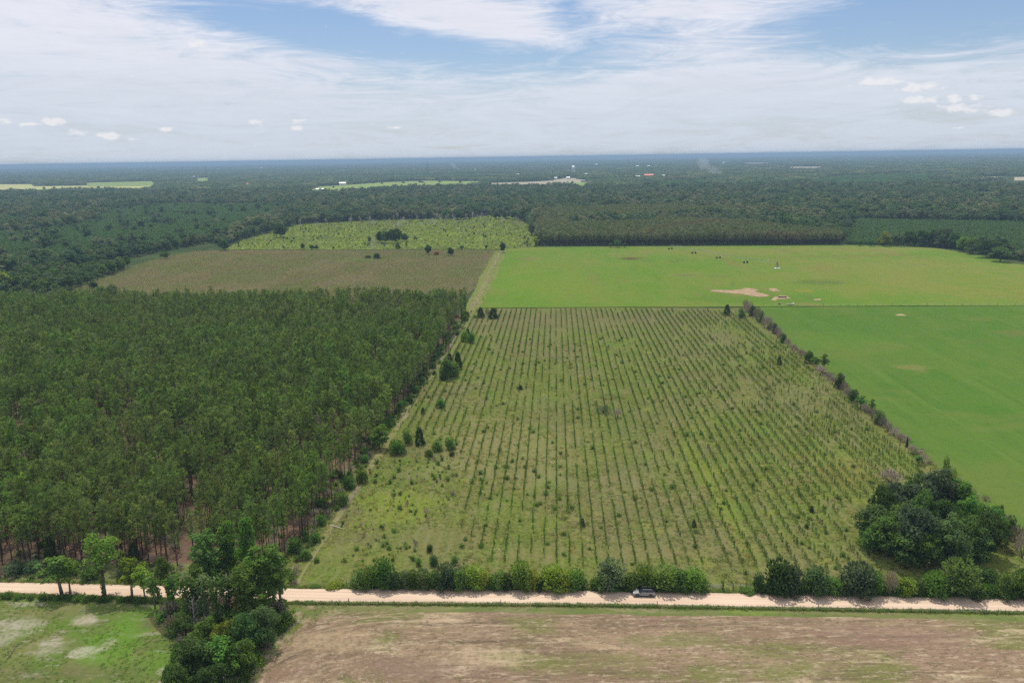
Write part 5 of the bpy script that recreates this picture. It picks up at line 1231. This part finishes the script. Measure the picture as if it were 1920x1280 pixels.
for (px, py, w, d, h, wm, rm2, lb) in [
 (1216, 335.5, 62, 26, 17, 'brick', 'redroof', 'large red-roofed building, the reddest spot in the distant woods'),
 (1196, 336.5, 26, 18, 13, 'wall', 'tin', 'pale building just left of the large red-roofed one'),
 (1155, 336, 18, 12, 13, 'white', 'tin', 'small white building left of the town centre, before the red roof'),
 (1172, 336, 16, 12, 13, 'wall', 'tin', 'cream building second left of the red-roofed one'),
 (1183, 336, 16, 12, 13, 'white', 'tin', 'white building third left of the red-roofed one'),
 (1245, 334.5, 26, 14, 13, 'wall', 'tin', 'pale building just right of the red-roofed one'),
 (1256, 335.5, 16, 12, 13, 'white', 'tin', 'white building second right of the red-roofed one'),
 (1274, 336.5, 18, 12, 12, 'white', 'tin', 'white building alone further right of the red-roofed one'),
 (1065, 336.8, 26, 14, 10, 'white', 'tin', 'white shed at the right end of the bare yard below the water tower'),
 (1042, 337.2, 18, 12, 10, 'white', 'tin', 'white shed at the left end of the bare yard beside the mast'),
 (1100, 331.8, 26, 12, 15, 'wall', 'tin', 'pale building right of the water tower'),
 (1116, 337, 30, 14, 10, 'wall', 'tin', 'wide cream building right of the bare yard'),
 (1093, 342.2, 26, 12, 8, 'wall', 'greyroof', 'long dark building below the water tower'),
 (1118, 312.2, 34, 24, 20, 'white', 'tin', 'bright white building above and right of the water tower'),
 (1195, 315.5, 34, 20, 18, 'white', 'tin', 'white building high above the red-roofed one'),
 (1216, 315.2, 30, 20, 18, 'wall', 'tin', 'pale building right of the white one above the red roof'),
 (1357, 308.2, 40, 24, 20, 'white', 'tin', 'white building at the smoke\'s upper right near the horizon'),
 (491, 318, 42, 24, 18, 'white', 'tin', 'white building alone near the left horizon'),
 (643, 348.2, 42, 18, 11, 'white', 'tin', 'long white barn at the left end of the green far pasture'),
 (600, 357.8, 42, 12, 6, 'white', 'tin', 'low pale shed at the lower left tip of the green far pasture'),
 (507, 352, 16, 10, 15, 'white', 'tin', 'small white house in the woods left of the far pasture'),
 (465, 351.2, 13, 9, 15, 'wall', 'redroof', 'small house with a reddish roof in the left woods'),
 (364, 335.8, 20, 12, 16, 'white', 'tin', 'white house below the lattice mast in the left woods'),
 (887, 321.5, 70, 22, 12, 'tin', 'tin', 'long low pale roof beside the thin smoke left of centre'),
 (970, 331.6, 26, 14, 13, 'white', 'tin', 'white house above the bare strip left of the mast'),
 (998, 331.2, 28, 14, 13, 'wall', 'tin', 'cream house above the bare strip near the mast')]:
    house(px, py, w, d, h, M[wm], M[rm2], lb)
def lattice(px, base_y, top_y, name, lb, half=2.2):
    p = at(px, base_y); s = mpp(p); h = (base_y - top_y) * s; o = empty(name, tuple(p)); tag(o, lb, 'mast')
    leg = [(math.cos(a), math.sin(a)) for a in (PI / 2, PI / 2 + 2.094, PI / 2 + 4.189)]
    f = lambda z: half * (1 - .75 * z / h)
    for c in leg: part('leg', M['rust'], o, lambda G: G.tube([(c[0] * half, c[1] * half, 0), (c[0] * f(h), c[1] * f(h), h)], [.42, .3], 5))
    def br(G):
        n = 12
        for k in range(n):
            z0, z1 = h * k / n, h * (k + 1) / n
            for i in range(3):
                a, b = leg[i], leg[(i + 1) % 3]; G.tube([(a[0] * f(z0), a[1] * f(z0), z0), (b[0] * f(z1), b[1] * f(z1), z1)], [.2, .2], 4)
    part('bracing', M['rust'], o, br); part('antenna', M['white'], o, lambda G: [G.tube([(c[0] * 2, c[1] * 2, h * .93), (c[0] * 2, c[1] * 2, h)], [.5, .5], 6) for c in leg])
lattice(1036, 340, 318, 'lattice_mast', 'dark lattice mast left of the water tower')
lattice(387, 332, 312, 'lattice_mast', 'thin lattice mast near the left horizon', 2.6)
lattice(802, 326, 303, 'lattice_mast', 'thin lattice mast near the horizon left of the centre smoke', 3)
wp = at(1075, 328.5); s_ = mpp(wp); wtw = empty('water_tower', tuple(wp)); tag(wtw, 'white water tower on legs rising above the distant woods', 'water tower')
hw = 17.5 * s_; rw = 3.2 * s_
def tank(G):
    k = 16; prof = [(0.2, hw), (rw * .45, hw - rw * .12), (rw * .85, hw - rw * .4), (rw, hw - rw * .75), (rw, hw - rw * 1.25), (rw * .8, hw - rw * 1.65), (rw * .3, hw - rw * 1.95), (.2, hw - rw * 2)]
    V = [(r * math.cos(i / k * 2 * PI), r * math.sin(i / k * 2 * PI), z) for i in range(k) for r, z in prof]; m = len(prof)
    G.add(V, [(i * m + j, ((i + 1) % k) * m + j, ((i + 1) % k) * m + j + 1, i * m + j + 1) for i in range(k) for j in range(m - 1)])
part('tank', M['bwhite'], wtw, tank)
for a in np.arange(4) * PI / 2 + .5: part('leg', M['bwhite'], wtw, lambda G: G.tube([(rw * 1.1 * math.cos(a), rw * 1.1 * math.sin(a), 0), (rw * .9 * math.cos(a), rw * .9 * math.sin(a), hw - rw * 1.2)], [.9, .8], 6))
part('riser', M['white'], wtw, lambda G: G.tube([(0, 0, 0), (0, 0, hw - rw * 1.8)], [1.2, 1.2], 8))

# smoke
def plume(px, py, pts, lb, dens):
    p0 = at(px, py); s = mpp(p0); G = Geo(); V = []; k = 12
    path = [np.array([dx * s, 0, dz * s]) for dx, dz, r in pts]; rr = [r * s for dx, dz, r in pts]
    G.tube(path, rr, 14)
    me = G.mesh('smoke', []); m, t, out = newmat('smoke_' + str(px))
    v = t.node('ShaderNodeVolumePrincipled'); v.inputs['Color'].default_value = (.92, .94, .98, 1); v.inputs['Density'].default_value = dens
    t.l.new(v.outputs[0], out.inputs['Volume']); me.materials.append(m)
    o = link('smoke', me, None, tuple(p0)); o['kind'] = 'stuff'; o['label'] = lb
plume(1357, 331, [(2, 0, 3), (-4, 2.5, 6), (-12, 6, 8), (-24, 12, 10), (-36, 21, 12), (-44, 29, 9), (-48, 33, 3)], 'thin blue-white smoke drifting up from the woods', .0042)
plume(872, 322, [(3, 0, 1), (-2, 1, 2.2), (-12, 4.5, 3), (-20, 10, 4), (-26, 16, 2)], 'faint smoke rising from the woods left of centre', .007)

# ================================================================ air
hz = Geo().box((-60000, -3000, -1.6), (60000, 60000, 112)).mesh('haze', [])
m, t, out = newmat('summer_haze'); v = t.node('ShaderNodeVolumePrincipled')
v.inputs['Color'].default_value = (.275, .405, .54, 1); v.inputs['Density'].default_value = HAZE; v.inputs['Anisotropy'].default_value = 0.0
t.l.new(v.outputs[0], out.inputs['Volume']); hz.materials.append(m)
ho = link('haze', hz); ho['kind'] = 'stuff'

# ================================================================ sky and sun
SUN_EL, SUN_AZ = math.radians(69), math.radians(-14)        # ahead of the camera, a little to the left
sd = Vector((math.sin(SUN_AZ) * math.cos(SUN_EL), math.cos(SUN_AZ) * math.cos(SUN_EL), math.sin(SUN_EL)))
ld = bpy.data.lights.new('sun', 'SUN'); ld.energy = SUN; ld.angle = math.radians(.55); ld.color = (1, .955, .88)
lo_ = bpy.data.objects.new('sun', ld); COL.objects.link(lo_); lo_.rotation_euler = (-sd).to_track_quat('-Z', 'Y').to_euler(); lo_.location = (0, 0, 400)
w = bpy.data.worlds.new('World'); sc.world = w; w.cycles.sampling_method = 'MANUAL'; w.cycles.sample_map_resolution = 512; w.use_nodes = True; w.node_tree.nodes.clear(); t = NT(w.node_tree)
sky = t.node('ShaderNodeTexSky', sky_type='NISHITA'); sky.sun_disc = False; sky.sun_elevation = SUN_EL; sky.sun_rotation = SUN_AZ
sky.air_density = 1.0; sky.dust_density = .6; sky.ozone_density = 1.5
gen = t.node('ShaderNodeTexCoord').outputs['Generated']; X, Y, Z = t.sep(gen)
azm = t.math('ARCTAN2', X, Y)                               # radians right of straight ahead
# broad veil of high cloud with open blue gaps, streaked along the wind
q = t.node('ShaderNodeCombineXYZ'); t.put(q.inputs[0], azm); t.put(q.inputs[1], t.math('MULTIPLY', Z, 2.6)); t.put(q.inputs[2], .37)
vec = q.outputs[0]
tilt = t.mapping(vec, (2.1, 4.4, 1), math.radians(12))
tilt2 = t.mapping(vec, (3.4, 12, 1), math.radians(-14), (3, 1, 0))
big = t.noise(t.mapping(vec, (2.4, 5.5, 1)), 1.0, 5, .6, .6); fine = t.noise(tilt, 3.4, 8, .72, 1.4); fib = t.noise(tilt2, 2.6, 7, .7, 1.2)
cover = t.math('ADD', t.math('MULTIPLY', big, .30), t.math('ADD', t.math('MULTIPLY', fine, .46), t.math('MULTIPLY', fib, .42)))
def dirn(px, py):
    d = fw + (px - 960) / F * rt - (py - 640) / F * up; d = d / np.linalg.norm(d); return math.atan2(d[0], d[1]), d[2]
def lobe(px, py, wx, wy, slope=0.0):
    a, z = dirn(px, py); da = t.math('SUBTRACT', azm, a); dz = t.math('SUBTRACT', Z, z)
    if slope: dz = t.math('MULTIPLY_ADD', da, slope, dz)
    e = t.math('ADD', t.math('POWER', t.math('ABSOLUTE', t.math('DIVIDE', da, wx / F)), 2), t.math('POWER', t.math('ABSOLUTE', t.math('DIVIDE', dz, wy / F)), 2))
    return t.math('EXPONENT', t.math('MULTIPLY', e, -1.0))
for px, py, wx, wy, sl, amt in [(560, 50, 300, 46, .20, -.50), (880, 96, 240, 26, .14, -.34), (1120, 95, 120, 60, -.15, -.24), (1640, 45, 260, 60, -.1, -.36), (1850, 10, 200, 70, 0, -.3), (1230, 118, 110, 10, 0, -.2), (1060, 20, 40, 50, 0, -.25),
                            (860, 35, 200, 36, .16, .42), (150, 60, 340, 120, .1, .26), (1350, 130, 260, 90, 0, .24), (1250, 20, 160, 24, -.06, .3), (640, 118, 90, 10, 0, .22)]:
    cover = t.math('MULTIPLY_ADD', lobe(px, py, wx, wy, sl), amt, cover)
cover = t.math('ADD', cover, t.math('MULTIPLY_ADD', fine, .75, -.375))
haze_up = t.step(Z, .155, .02)                              # cloud deck closes towards the horizon
cover = t.math('MULTIPLY_ADD', haze_up, .22, cover)
veil = t.math('MULTIPLY', t.step(cover, .26, .86), .93)
# small fair-weather cumulus low over the horizon
cn = t.noise(t.mapping(vec, (1, .8, 1)), 70, 5, .62, .3)
puff = None
for px, py, wx, wy in [(1650, 153, 46, 8), (1726, 164, 36, 10), (1722, 187, 34, 8), (1804, 203, 34, 10), (1786, 187, 16, 8), (1828, 184, 14, 6), (1886, 212, 24, 8), (1680, 206, 8, 4), (1800, 240, 14, 3), (100, 228, 22, 9), (6, 227, 16, 7), (58, 233, 18, 4), (146, 248, 14, 7), (205, 255, 26, 7), (242, 261, 12, 4), (478, 229, 14, 6), (562, 227, 16, 5), (558, 241, 14, 6), (310, 242, 16, 6), (740, 239, 16, 4), (700, 232, 10, 3), (372, 82, 18, 12)]:
    l = lobe(px, py, wx, wy); puff = l if puff is None else t.math('MAXIMUM', puff, l)
pf = t.math('MULTIPLY', t.step(t.math('ADD', t.math('MULTIPLY', puff, .62), t.math('MULTIPLY', cn, 1.5)), 1.0, 1.35), .78)
vc = t.mix(t.step(Z, .02, .16), (.70, .77, .875), (.885, .90, .985))
b1 = t.node('ShaderNodeBackground'); t.put(b1.inputs[0], t.mix(1.0, sky.outputs[0], (.92, .98, 1.12), 'MULTIPLY')); b1.inputs[1].default_value = SKY
b2 = t.node('ShaderNodeBackground'); t.put(b2.inputs[0], vc); t.put(b2.inputs[1], t.math('MULTIPLY', t.math('MULTIPLY_ADD', t.step(Z, .2, .55), CLOUD * 1.3, CLOUD), t.math('MULTIPLY_ADD', fine, .22, t.math('MULTIPLY_ADD', fib, .16, .82))))  # veil brightness raised overhead, above the view, as added fill for the ground
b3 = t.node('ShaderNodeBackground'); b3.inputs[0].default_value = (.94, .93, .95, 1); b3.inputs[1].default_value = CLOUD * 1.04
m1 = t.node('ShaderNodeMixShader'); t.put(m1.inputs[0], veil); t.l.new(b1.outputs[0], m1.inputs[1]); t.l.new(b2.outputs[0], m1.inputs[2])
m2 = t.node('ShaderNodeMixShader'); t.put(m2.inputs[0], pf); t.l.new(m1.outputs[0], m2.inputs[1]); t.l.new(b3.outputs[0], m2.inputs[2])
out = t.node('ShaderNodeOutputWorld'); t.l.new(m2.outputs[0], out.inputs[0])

# ================================================================ render settings
sc.render.engine = 'CYCLES'
cy = sc.cycles
cy.max_bounces = 4; cy.diffuse_bounces = 2; cy.glossy_bounces = 2; cy.transmission_bounces = 3; cy.transparent_max_bounces = 6; cy.volume_bounces = 0
cy.adaptive_threshold = .02; cy.use_denoising = False; cy.sample_clamp_indirect = 4
sc.view_settings.view_transform = 'Standard'; sc.view_settings.look = 'None'; sc.view_settings.exposure = EXPO; sc.view_settings.gamma = 1
